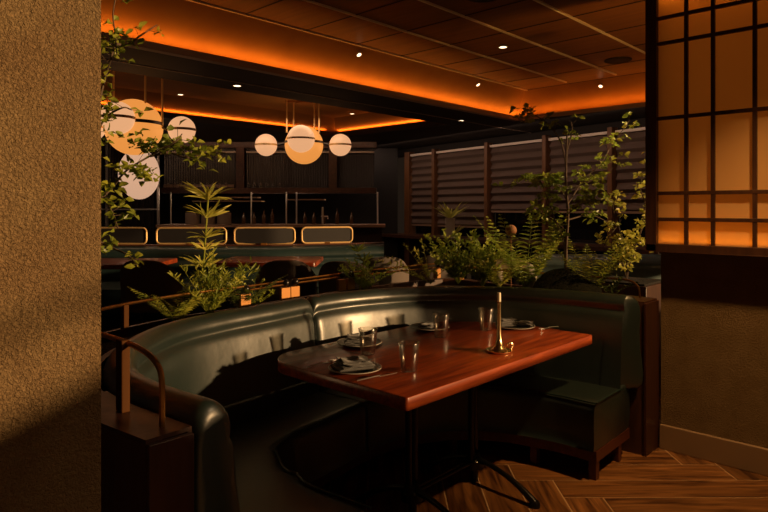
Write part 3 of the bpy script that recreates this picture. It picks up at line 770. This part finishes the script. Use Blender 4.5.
# whorled plant (tiers of long narrow leaves on one stem)
def whorl(mb, c, n, l, w, rnd, tilt=.35):
    for q in range(n):
        a = 2 * PI * q / n + rnd.uniform(-.2, .2); mb.leaf(c, Vector((math.cos(a), math.sin(a), tilt + rnd.uniform(-.2, .7))), UP + rdir(rnd, -1, 1), l * rnd.uniform(.8, 1.1), w, .1, .25)
wb = (1.81, 3.08, .90)
t = thing('whorled_plant', 'upright plant with tiers of narrow leaves above the left ferns', 'plant', wb); st = MB(); lf = MB()
st.tube([wb, W(204, 260, 3.45), W(206, 230, 3.45), W(208, 200, 3.45)], .005, 8)
for (x_, y_, n_, l_) in ((208, 200, 22, .15), (207, 218, 16, .14), (206, 238, 14, .11), (205, 250, 12, .12), (204, 268, 14, .13)): whorl(lf, W(x_, y_, 3.45), n_, l_ * 1.1, .017, rnd, .35)
st.build('stem', 'fern', t); lf.build('leaves', 'leafbright', t, smooth=False)
wb = (3.0, 3.08, .90)
t = thing('whorled_plant', 'short plant with one tuft of narrow leaves left of the small rail bush', 'plant', wb); st = MB(); lf = MB()
st.tube([wb, W(364, 262, 4.35), W(358, 254, 4.35)], .006, 8)
for c, n_ in ((W(358, 252, 4.35), 18), (W(364, 262, 4.35), 12)): whorl(lf, c, n_, .10, .016, rnd, .6)
st.build('stem', 'fern', t); lf.build('leaves', 'fern', t, smooth=False)
# right shrub in its own planter box beyond the wall end
bx = thing('planter_box', 'dark wood planter box beyond the end of the planter wall', 'planter', (5.0, 2.0, 0))
m = MB(); m.box((4.76, 1.76, 0), (5.24, 2.24, .9)); m.build('box_body', 'walnut', bx, bevel=.006)
m = MB(); m.box((4.78, 1.78, .9), (5.22, 2.22, .915)); tag(m.build('soil', 'soil', bx), kind='stuff')
DEN = 1.5; rnd = random.Random(9); SB = Vector((4.985, 2.0, .915)); ds = 5.0
twig_tree('leafy_shrub', 'brightly sunlit shrub beside the black shoji frame', 'shrub', tuple(SB), [
    ([SB, W(626, 250, ds), W(618, 225, ds), W(613, 205, ds), W(620, 195, ds)], 1.2),
    ([SB, W(632, 255, ds), W(640, 235, ds), W(648, 212, ds), W(655, 190, ds)], 1.3),
    ([W(640, 235, ds), W(645, 205, ds), W(640, 185, ds), W(650, 160, ds), W(652, 145, ds)], .9),
    ([W(618, 225, ds), W(608, 238, ds), W(602, 250, ds)], 1.2),
    ([SB, W(622, 262, ds), W(612, 255, ds)], 1.2), ([W(640, 240, ds), W(655, 250, ds), W(660, 255, ds)], 1)],
    'leafbright', (.048, .034), 18, rnd, .005, extra=[(W(628, 245, ds), .15, 26)])
# vase with spiky leaves on the window ledge
vs = thing('spiky_vase_plant', 'fan of spiky pale leaves in a tall pale vase on the window ledge', 'plant', (7.83, 5.96, 1.031)); vs.scale = (1.35, 1.35, 1.25); 
m = MB(); m.lathe([(.001, 0), (.05, 0), (.06, .05), (.055, .2), (.062, .25), (.056, .25), (.05, .2), (.001, .19)], n=24); m.build('vase', 'stonepot', vs, local=True)
lf = MB()
for q in range(22):
    a = 2 * PI * q / 22; e = rnd.uniform(.25, 1.4); lf.leaf((0, 0, .23), Vector((math.cos(a), math.sin(a), e)), UP, rnd.uniform(.22, .33), .03, .1, .1)
for q in range(9):
    a = rnd.uniform(-2.2, .2); lf.leaf((0.03, -.03, .02), Vector((math.cos(a), math.sin(a), 1.0)), UP, rnd.uniform(.16, .24), .022, .1, .1)
lf.build('leaves', 'leafbright', vs, local=True, smooth=False)
m = MB(); m.sphere((0, 0, .06), .06, 16); m.tube([(0, 0, -.62), (0, 0, .02)], .005, 6)
o = m.build('dried_flower', 'dryflower'); c_ = W(511, 236, 4.55); o.location = c_; o.scale = (.7, .7, .7); tag(o, 'round rust-coloured dried flower head among the corner bushes', 'flower')
for k_, (px_, py_, b_, r_, lb) in enumerate(((530, 262, 4.4, .05, 'pale upright stone between the corner ferns'), (498, 262, 4.7, .04, 'rust-toned pale stone under the dried flower'))):
    m = MB(); c_ = W(px_, py_, b_)
    m.lathe([(max(.001, r_ * math.sin(PI * k / 12) * (1 + .1 * math.sin(k))), -r_ * 2.0 * math.cos(PI * k / 12)) for k in range(13)], n=16)
    o = m.build('garden_stone', 'stone'); o.location = (c_.x, c_.y, .91 + r_ * 1.8); tag(o, lb, 'stone')

# ------------------------------------------------------------------ globe lamps
def globe_lamp(loc, R, label, spans, top, front):
    t = thing('globe_chandelier', label, 'chandelier', loc, None, RZ); g = []
    m = MB(); m.sphere((0, 0, 0), R, 40); m.build('large_globe', 'opalbig', t, local=True)
    for a, b, z, r in spans:
        m = MB(); m.sphere((a, b, z), r, 28); gl = m.build('small_globe', 'opal', t, local=True)
        m = MB(); m.lathe([(r * 1.005, z - .011), (r * 1.03, z - .011), (r * 1.03, z + .011), (r * 1.005, z + .011)], (a, b, 0), 36); m.build('brass_band', 'softbrass', gl, local=True)
    m = MB()
    m.lathe([(R * 1.003, -.014), (R * 1.03, -.014), (R * 1.03, .014), (R * 1.003, .014)], (0, 0, 0.03), 40)
    a0, a1 = min(s[0] for s in spans), max(s[0] for s in spans); bb_ = -R - .03
    for a, b, z, r in spans:
        dirv = Vector((a, b, z)); L_ = dirv.length; u = dirv / L_
        m.tube([u * (R * 1.0) + Vector((0, 0, .02)), u * (L_ - r) + Vector((0, 0, .0))], .018, 8)
    m.build('arm', 'black', t, local=True)
    for a in front:
        m = MB(); m.tube([(a[0], a[1], R * .6 if abs(a[0]) < R else 0), (a[0], a[1], top)], .010, 8); m.build('rod', 'softbrass', t, local=True)
    m = MB(); m.lathe([(.001, top + .0), (.10, top + .0), (.10, top - .03), (.001, top - .03)], n=24); m.box((-.22, -.05, top - .02), (.22, .05, top)); m.build('canopy', 'brassblock', t, local=True)
    return t
g1 = F(-1.003, 7.7, 2.29)
globe_lamp(g1, .24, 'three-armed opal globe chandelier hanging over the middle of the bar', [(-.475, 0, 0, .138), (.455, 0, 0, .138), (.007, -.33, .04, .165)], T - 2.29, [(-.20, -.1), (-.13, .0), (.13, .0), (.20, -.1)])
g2 = F(-2.20, 5.4, 2.21)
globe_lamp(g2, .245, 'larger-looking opal globe chandelier beside the near stucco wall', [(.415, .02, -.02, .118), (.012, -.36, .03, .135), (-.375, .0, .0, .12)], T - 2.21, [(-.18, 0), (.12, -.05), (.25, 0)])
ov = thing('oval_lamp', 'pale oval opal lamp below the left globe chandelier', 'lamp', F(-3.39, 8.5, 1.97))
m = MB(); m.sphere((0, 0, 0), .27, 36, 1.3); m.build('opal_shade', 'opaloval', ov, local=True)
m = MB(); m.tube([(0, 0, .34), (0, 0, HS - 1.97)], .008, 8); m.build('rod', 'brass', ov, local=True)

# ------------------------------------------------------------------ bar at the far side (turned grid)
def fbox(mb, a0, a1, b0, b1, z0, z1): mb.box((a0, b0, z0), (a1, b1, z1), RF)
bw = MB(); fbox(bw, -7.5, .25, 11.3, 11.4, 0, 2.6); struct(bw, 'wall_back', 'blackpaint', smooth=False)
bc = thing('bar_counter', 'long bar counter with pale top across the far side of the room', 'counter', F(-2, 9.3, .27))
m = MB(); fbox(m, -3.35, .02, 9.0, 9.6, 1.215, 1.255); m.build('counter_top', 'counter', bc, bevel=.004)
m = MB(); fbox(m, -3.3, -.03, 9.15, 9.55, .27, 1.215); m.build('counter_front', 'barfront', bc)
for a in (-1.75, -.80, -.62):
    m = MB(); fbox(m, a - .012, a + .012, 9.06, 9.09, 1.0, 1.21); m.build('bracket', 'brass', bc)
bs = thing('bar_cabinet', 'overhead ribbed-glass cabinet running along the back of the bar', 'cabinet', F(-2, 10.0, 1.7))
m = MB(); fbox(m, -3.63, -.12, 10.0, 10.35, 1.74, 1.83); fbox(m, -3.63, -.12, 10.0, 10.35, 2.48, 2.58); m.build('cabinet_frame', 'walnut_x', bs, bevel=.004)
for a0, a1 in ((-3.60, -2.42), (-2.25, -.85), (-.78, -.16)):
    m = MB(); rows = []
    n_ = int((a1 - a0) / .02)
    for z_ in (1.83, 2.48): rows.append([F(a0 + (a1 - a0) * k / n_, 10.06 + (.008 if k % 2 else 0), z_) for k in range(n_ + 1)])
    m.grid(rows); m.build('ribbed_door', 'ribbed', bs, smooth=False)
    m = MB(); fbox(m, a0, a1, 10.02, 10.045, 2.40, 2.425); m.build('door_rail', 'fixture', bs)
m = MB(); fbox(m, -3.58, -2.44, 9.97, 10.0, 1.835, 1.88); m.build('lit_streak_bar', 'counter', bs)  # pale bar standing in for the bright streak of light below the doors
for a in (-2.33, -.82): m = MB(); fbox(m, a - .08, a + .05, 10.0, 10.2, 1.83, 2.48); m.build('stile', 'walnut_x', bs)
for k_, (a0, a1, b_, z_) in enumerate(((-3.05, -1.95, 9.75, 1.60), (-2.62, -2.0, 9.7, 1.66), (-1.55, -.95, 9.75, 1.625))):
    m = MB(); fbox(m, a0, a1, b_, b_ + .28, z_, z_ + .018); m.box((a0 + .1, b_ + .24, z_ - .02), (a0 + .12, b_ + .27, z_), RF); o = m.build('shelf', 'counter', origin=tuple(F(a0, b_, z_)))
    tag(o, ['long low pale shelf behind the whorled plant', 'short upper pale shelf behind the whorled plant', 'pale shelf below the right globe chandelier'][k_], 'shelf')
for a in (-3.34, -2.08, -1.53, -1.37, -.10):
    m = MB(); c_ = F(a, 9.62, 1.255); m.tube([c_, (c_.x, c_.y, 1.75)], .012, 8)
    o = m.build('bar_upright', 'steel', origin=tuple(c_)); tag(o, 'thin metal upright between the bar counter and overhead cabinet', 'post', 'metal uprights along the bar')
rnd = random.Random(31)
lab = ['short', 'slim', 'squat', 'tall', 'narrow']
bp_ = MB(); bp_.lathe([(.001, 0), (.036, 0), (.038, .01), (.038, .17), (.014, .23), (.014, .29), (.001, .29)], n=14); bot0 = None
for k_, a in enumerate((-2.16, -2.0, -1.85, -1.72, -1.22, -1.08, -.93, -.72, -.5)):
    if bot0 is None:
        o = bp_.build('bottle', 'bottle', local=True); bot0 = o
    else: o = bot0.copy(); col.objects.link(o)
    o.location = F(a, 9.45, 1.255); s = rnd.uniform(.6, .9); o.scale = (.8, .8, s)
    tag(o, 'small dark glass bottle standing on the bar counter', 'bottle', 'bottles on the bar counter')
for k_, (a, lb) in enumerate(((-2.90, 'leftmost of the three grey crocks on the bar'), (-2.66, 'middle grey crock on the bar'), (-2.42, 'rightmost of the three grey crocks, behind the whorled plant'))):
    m = MB(); m.lathe([(.001, 0), (.095, 0), (.105, .02), (.105, .17), (.10, .175), (.093, .16), (.09, .02), (.001, .015)], n=24); o = m.build('crock', 'crock'); o.location = F(a, 9.3, 1.255); tag(o, lb, 'crock', 'grey crocks on the bar')
tp = thing('beer_tap', 'steel tap standing on the right part of the bar counter', 'tap', F(-.92, 9.2, 1.255))
m = MB(); m.tube([(0, 0, 0), (0, 0, .26)], .014, 10); m.build('column', 'steel', tp, local=True)
m = MB(); m.tube([(-.03, .0, .12), (.06, -.05, .12), (.06, -.05, .08)], .01, 8); m.build('spout', 'steel', tp, local=True)
# drinking glasses hanging over the bar
gm = MB(); gm.lathe([(.03, 0), (.028, .06), (.006, .075), (.004, .12), (.03, .125)], n=12); g0 = None
for a in [-3.5 + .105 * k for k in range(10)] + [-2.2 + .1 * k for k in range(6)]:
    if g0 is None: o = gm.build('stem_glass', 'glass', local=True); g0 = o
    else: o = g0.copy(); col.objects.link(o)
    o.location = F(a, 9.95, 1.832); tag(o, 'stemmed glass standing on the front ledge of the bar cabinet', 'glass', 'stem glasses along the bar cabinet')
# tall fluted glossy panel left of the bar
fp = thing('fluted_panel', 'glossy black slatted panel reflecting lamps left of the bar', 'panel', F(-4.1, 9.3, .27))
m = MB(); rows = []
for z_ in (.27, 2.55):
    rows.append([F(-4.75 + .0115 * k, 9.35 - (.012 if (k % 8) in (2, 3, 4, 5, 6) else 0), z_) for k in range(110)])
m.grid(rows); m.build('slats', 'tile', fp, smooth=False)
for a in (-4.2, -3.42): m = MB(); fbox(m, a - .012, a + .012, 9.28, 9.33, .27, 2.55); m.build('edge_strip', 'steel', fp)
m = MB(); fbox(m, -4.75, -3.42, 9.29, 9.33, 1.47, 1.49); m.build('cross_strip', 'steel', fp)

# ------------------------------------------------------------------ far banquette with brass privacy screens
bq = thing('long_banquette', 'long teal banquette under the brass screens in front of the bar', 'banquette', F(-2, 6.5, .27))
def arcp(a): return 6.45 + .10 * (a + 1.8) ** 2 * .15 + max(0, a + 1.2) * .35
A_ = [-3.9 + .15 * k for k in range(27)]
def aswp(prof): return [[F(a, arcp(a) + o_, z_) for o_, z_ in prof] for a in A_]
BQ = smooth_prof([(.0, .60), (-.03, .75), (-.02, .85), (-.045, .90), (-.02, .955), (-.045, .99), (-.02, 1.05), (.05, 1.085), (.16, 1.05), (.18, .60)], 4)
m = MB(); rows = aswp(BQ); m.grid(rows, closeu=True); m.cap(rows[0]); m.cap(rows[-1], True); m.build('backrest', 'leather_far', bq, angle=60)
SQ = smooth_prof([(-.55, .42), (-.55, .68), (-.50, .72), (0, .73), (.02, .42)], 4)
m = MB(); rows = aswp(SQ); m.grid(rows, closeu=True); m.cap(rows[0]); m.cap(rows[-1], True); m.build('seat', 'leather_far', bq, angle=60)
m = MB(); rows = aswp([(-.5, .27), (-.5, .42), (.2, .42), (.2, .27)]); m.grid(rows, closeu=True); m.cap(rows[0]); m.cap(rows[-1], True); m.build('base', 'walnut_x', bq)
m = MB(); rows = aswp([(.10, 1.075), (.10, 1.105), (.24, 1.105), (.24, .27), (.20, .27), (.20, 1.075)]); m.grid(rows, closeu=True); m.cap(rows[0]); m.cap(rows[-1], True); m.build('back_ledge', 'rosewood', bq, smooth=False)
for k_, (a0, a1) in enumerate(((-3.30, -2.56), (-2.45, -1.70), (-1.61, -.975), (-.90, -.36))):
    bm_ = (arcp(a0) + arcp(a1)) / 2 + .16
    t = thing('privacy_screen', ['brass-framed screen closest to the stucco wall', 'brass-framed screen behind the whorled plant', 'third brass-framed screen, below the gap between the lamps', 'rightmost brass-framed screen on the far banquette'][k_], 'screen', F((a0 + a1) / 2, bm_, 1.105), 'brass privacy screens on the far banquette')
    z0_, z1_, r_ = 1.115, 1.285, .045; pts = []
    for cx_, cz_, s0 in ((a1 - r_, z1_ - r_, 0), (a0 + r_, z1_ - r_, PI / 2), (a0 + r_, z0_ + r_, PI), (a1 - r_, z0_ + r_, 1.5 * PI)):
        pts += [(cx_ + r_ * math.cos(s0 + PI / 2 * q / 5), cz_ + r_ * math.sin(s0 + PI / 2 * q / 5)) for q in range(6)]
    ring = [F(a, arcp(a) + .16, z) for a, z in pts]; m = MB(); m.tube(ring + ring[:1], .010, 8, False); m.build('frame', 'softbrass', t)
    m = MB(); m.grid([[F(a0 + .006 + (a1 - a0 - .012) * q / 8, arcp(a0 + (a1 - a0) * q / 8) + .16, z) for q in range(9)] for z in (z0_ + .004, z1_ - .004)]); m.build('mesh_panel', 'mesh', t)
    m = MB(); am = a0 + (a1 - a0) * .5; m.box((am - .03, arcp(am) + .14, 1.104), (am + .03, arcp(am) + .18, 1.122), RF); m.build('foot_block', 'brassblock', t)
    # tables and chairs on the raised floor
def cafe_table(a, b, label, w_=.75, rot=0):
    t = thing('cafe_table', label, 'table', F(a, b, .27), 'tables in front of the far banquette', RZ)
    m = MB(); tabletop(m, -w_ / 2, -.35, w_ / 2, .35, .71, .75, (.04,) * 4); m.build('tabletop', 'table', t, local=True)
    m = MB(); m.lathe([(.001, 0), (.22, 0), (.22, .015), (.04, .04), (.03, .1), (.03, .71), (.001, .71)], n=20); m.build('pedestal', 'black', t, local=True)
cafe_table(-2.35, 5.55, 'far red-brown table left of the whorled plant'); cafe_table(-1.05, 5.75, 'far red-brown table behind the twin rail', .9); 
ch = None
chairs = [(-.80, 5.05, .1, 'grey barrel chair behind the bronze clamps left of the seam'), (-.28, 4.95, -.2, 'grey barrel chair behind the paired bronze clamps'), (-.03, 5.35, .15, 'grey barrel chair behind the small rail bush'), (.45, 5.62, .2, 'grey barrel chair left of the corner plants'), (-1.9, 4.95 + .1, 0, 'grey barrel chair hidden behind the feathery bush')]
for a, b, rz, lb in chairs:
    lc = F(a, b, .27)
    if ch is None:
        ch = thing('barrel_chair', lb, 'chair', lc, 'grey barrel chairs beyond the planter')
        m = MB(); rows = []
        for q in range(17):
            an = PI + PI * q / 16 * 1.0; ro, ri = .24, .20; c_, s_2 = math.cos(an), math.sin(an); hh = .82 - .16 * abs(math.cos(an)) ** 4
            rows.append([(ro * c_, ro * s_2, .42), (ro * c_ * 1.04, ro * s_2 * 1.04, hh), (ri * c_ * 1.04, ri * s_2 * 1.04, hh), (ri * c_, ri * s_2, .42)])
        m.grid(rows, closeu=True); m.cap(rows[0]); m.cap(rows[-1], True); m.build('backrest', 'chairfab', ch, local=True, bevel=.008)
        m = MB(); m.lathe([(.001, .40), (.20, .40), (.22, .42), (.22, .47), (.19, .49), (.001, .49)], n=28); m.build('seat', 'chairfab', ch, local=True)
        for sx in (-1, 1):
            for sy in (-1, 1): m = MB(); m.tube([(sx * .15, sy * .15, .40), (sx * .18, sy * .18, 0)], [.016, .010], 8); m.build('leg', 'black', ch, local=True)
        ch.rotation_euler = (0, 0, RZ + rz); first = ch
    else: copy_thing(first, lc, lb, RZ + rz)
# neighbouring booth to the right, beyond the tree
nb = thing('neighbour_booth', 'glossy teal booth catching light beyond the ferns and shrub', 'booth', F(2.4, 6.3, 0))
m = MB(); pr = smooth_prof([(0, .45), (-.02, .7), (0, .86), (-.02, .93), (.06, 1.0), (.18, .96), (.2, .45)], 4)
rows = [[F(a, 6.4 + .1 * math.sin(a * 2) + o_, z_) for o_, z_ in pr] for a in [1.6 + .1 * k for k in range(17)]]
m.grid(rows, closeu=True); m.cap(rows[0]); m.cap(rows[-1], True); m.build('backrest', 'leather_lit', nb, angle=60)
m = MB(); fbox(m, 1.6, 3.2, 5.85, 6.4, .12, .45); m.build('seat', 'leather_far', nb, bevel=.03)
m = MB(); fbox(m, 1.65, 3.15, 5.9, 6.5, 0, .12); m.build('base', 'walnut_x', nb)
# dark side table with bright top left of it
st_ = thing('side_table', 'pale-topped low table behind the corner bushes', 'table', F(.95, 6.0, 0))
m = MB(); m.box((.75, 5.75, .93), (1.4, 6.3, .97), RF); m.build('tabletop', 'counter', st_, bevel=.004)
for a, b in ((.80, 5.80), (1.35, 5.80), (.80, 6.25), (1.35, 6.25)): m = MB(); m.box((a - .02, b - .02, 0), (a + .02, b + .02, .93), RF); m.build('leg', 'black', st_)

# ------------------------------------------------------------------ window wall with pleated shades
A0 = Vector((7.5, 2.7, 0)); DW = Vector((.8, 3.9, 0)); LW = DW.length; DWn = DW / LW; NW = Vector((-DWn.y, DWn.x, 0))
RW = Matrix(((DWn.x, NW.x, 0), (DWn.y, NW.y, 0), (0, 0, 1)))
def wbox(mb, s0, s1, n0, n1, z0, z1):   # s metres along the window wall from A0, n towards the room
    i = len(mb.v); mb.box((s0, n0, z0), (s1, n1, z1), RW)
    for j in range(i, len(mb.v)): mb.v[j] = mb.v[j] + A0
m = MB(); wbox(m, -1.5, 7.6, -.25, -.1, 0, 1.0); wbox(m, -1.5, 7.6, -.25, -.1, 2.47, 2.6); wbox(m, 6.1, 7.6, -.25, -.1, 1.0, 2.47); struct(m, 'wall_window', 'soffit', smooth=False)
m = MB(); wbox(m, -1.4, 5.6, -.1, .45, .98, 1.03); struct(m, 'trim_6', 'walnut_x', smooth=False)
posts_t = [-.62, .142, .407, .696, 1.02, 1.207, 1.504]
for k_, tt in enumerate(posts_t[1:]):
    m = MB(); s = tt * LW; w_ = .032 if k_ != 4 else .07; wbox(m, s - w_, s + w_, -.12, .03, 1.0 if k_ < 4 else .0, 2.52)
    o = struct(m, 'trim_%d' % (7 + k_), 'post', smooth=False)
lbs = ['pleated shade beside the black shoji frame', 'pleated shade behind the slim tree', 'pleated shade left of the slim tree', 'longer pleated shade above the spiky vase', 'narrow shade panel between the two brown posts far left']
for k_ in range(5):
    s0 = posts_t[k_] * LW + .06; s1 = posts_t[k_ + 1] * LW - .06; zb = 1.46 if k_ < 3 else 1.2
    m = MB(); wbox(m, s0 - .05, s1 + .05, -.2, -.18, 1.03, 2.48); o = m.build('window_%d' % (k_ + 1), 'darkglass', smooth=False); tag(o, kind='structure')
    t = thing('pleated_shade', lbs[k_], 'shade', A0 + DWn * (s0 + s1) / 2 + Vector((0, 0, zb)), 'pleated window shades')
    m = MB(); rows = []; z = 2.44; q = 0; fold = .125
    while z > zb:
        for u in range(6):
            zz = z - fold * u / 6; nn_ = .035 * (1 - math.cos(2 * PI * (u / 6) ** 1.6)) / 2
            rows.append([A0 + DWn * (s0 + (s1 - s0) * e / 3) + NW * (-.05 + nn_) + Vector((0, 0, zz)) for e in range(4)])
        z -= fold
    m.grid(rows); m.build('fabric', 'shade', t, angle=30)
    m = MB(); wbox(m, s0, s1, -.07, .0, 2.44, 2.475); m.build('head_rail', 'tbar', t)
    m = MB(); zl = rows[-1][0][2]; wbox(m, s0, s1, -.06, -.03, zl - .03, zl); m.build('bottom_bar', 'counter', t)

# ------------------------------------------------------------------ unseen partition, low wall and rail added to block the low sun
m = MB(); m.box((2.0, -2.7, 0), (2.1, -1.3, 1.60)); m.box((2.0, -1.3, 0), (2.1, -.25, 1.30)); m.box((2.1, -.70, 0), (7.3, -.62, 1.045)); struct(m, 'sun_block_wall', 'walnut', smooth=False)
m = MB(); m.tube([(2.05, -2.7, 1.785), (2.05, -1.25, 1.785)], .016, 10); m.tube([(2.05, -2.65, 1.57), (2.05, -2.65, 1.785)], .012, 8); struct(m, 'trim_20', 'brass')

# ------------------------------------------------------------------ light
sun = bpy.data.lights.new('low_sun', 'SUN'); sun.energy = 4.7; sun.angle = math.radians(1.5); sun.color = (1, .60, .27)
so2 = bpy.data.objects.new('low_sun', sun); col.objects.link(so2)
sd = Vector((-.41, .88, -.13)); so2.rotation_euler = sd.to_track_quat('-Z', 'Y').to_euler()
def spot(name, loc, tgt, p, color, size, blend=.9, soft=.06):
    l = bpy.data.lights.new(name, 'SPOT'); l.energy = p; l.color = color; l.spot_size = size; l.spot_blend = blend; l.shadow_soft_size = soft
    o = bpy.data.objects.new(name, l); col.objects.link(o); o.location = loc; o.rotation_euler = (Vector(tgt) - Vector(loc)).to_track_quat('-Z', 'Y').to_euler()
spot('aisle_spot', (3.3, .35, 2.88), (3.55, 1.1, .2), 210, (1, .56, .20), 1.15)
spot('aisle_spot', (2.0, -.5, 2.88), (.95, 1.45, .75), 60, (1, .66, .36), .55)  # soft spot added to light the near end of the left booth arm
spot('added_planter_spot', (3.45, 3.55, 2.88), (3.10, 3.08, 1.0), 30, (1, .72, .34), .42)  # these three spots are added to brighten the bush, corner plants and shrub
spot('added_planter_spot', (4.7, 1.6, 2.88), (3.86, 2.5, 1.1), 85, (1, .72, .34), .75)
spot('added_planter_spot', (5.7, 1.5, 2.58), (5.0, 2.0, 1.3), 25, (1, .72, .34), .7)
# hidden uplight added behind the right wall to brighten the ceiling
sn = thing('added_uplight', 'unseen bronze uplight added behind the right wall to brighten the ceiling', 'fill_light', (4.2, 1.0, 1.35))
m = MB(); m.lathe([(.03, -.1), (.06, .08), (.055, .08), (.03, -.08)], n=20); m.box((-.08, -.03, -.04), (-.03, .03, .04)); m.build('cup', 'brassblock', sn, local=True)
spot('added_uplight_spot', (4.2, 1.0, 1.40), (4.5, 1.3, 2.9), 62, (1, .42, .07), 2.3)  # added spot, brightens the ceiling and the plants below it
# unseen area lights added to brighten the window shades and the bar
area('shade_fill', tuple(A0 + DWn * 2.4 + NW * .75 + Vector((0, 0, 2.585))), .05, 7.2, 14, (1, .62, .42), (0, -.45, math.atan2(DWn.y, DWn.x) - PI / 2))
area('cabinet_fill', tuple(F(-1.9, 9.75, 2.585)), 3.6, .04, 2.2, (1, .55, .32), (.35, 0, RZ))
area('under_cabinet_fill', tuple(F(-1.9, 10.05, 1.73)), 3.4, .04, 5, (1, .62, .4), (-.3, 0, RZ))
area('bar_fill', tuple(F(-2.2, 7.4, 2.58)), 3.5, .3, 9, (1, .6, .35), (.2, 0, RZ))
w = bpy.data.worlds.new('world'); sc.world = w; w.use_nodes = True
w.node_tree.nodes['Background'].inputs[0].default_value = (1, .62, .38, 1); w.node_tree.nodes['Background'].inputs[1].default_value = .012

cam = bpy.data.cameras.new('camera'); co = bpy.data.objects.new('camera', cam); col.objects.link(co); sc.camera = co
co.location = (0, 0, 1.5); co.rotation_euler = (PI / 2, 0, math.atan2(.687, .726) - PI / 2)
cam.sensor_width = 36; cam.lens = 614 / 768 * 36; cam.shift_y = -48 / 768
cam.clip_start = .05
sc.view_settings.view_transform = 'Standard'; sc.view_settings.look = 'None'; sc.view_settings.gamma = 1; sc.view_settings.exposure = 0
sc.view_settings.use_curve_mapping = False
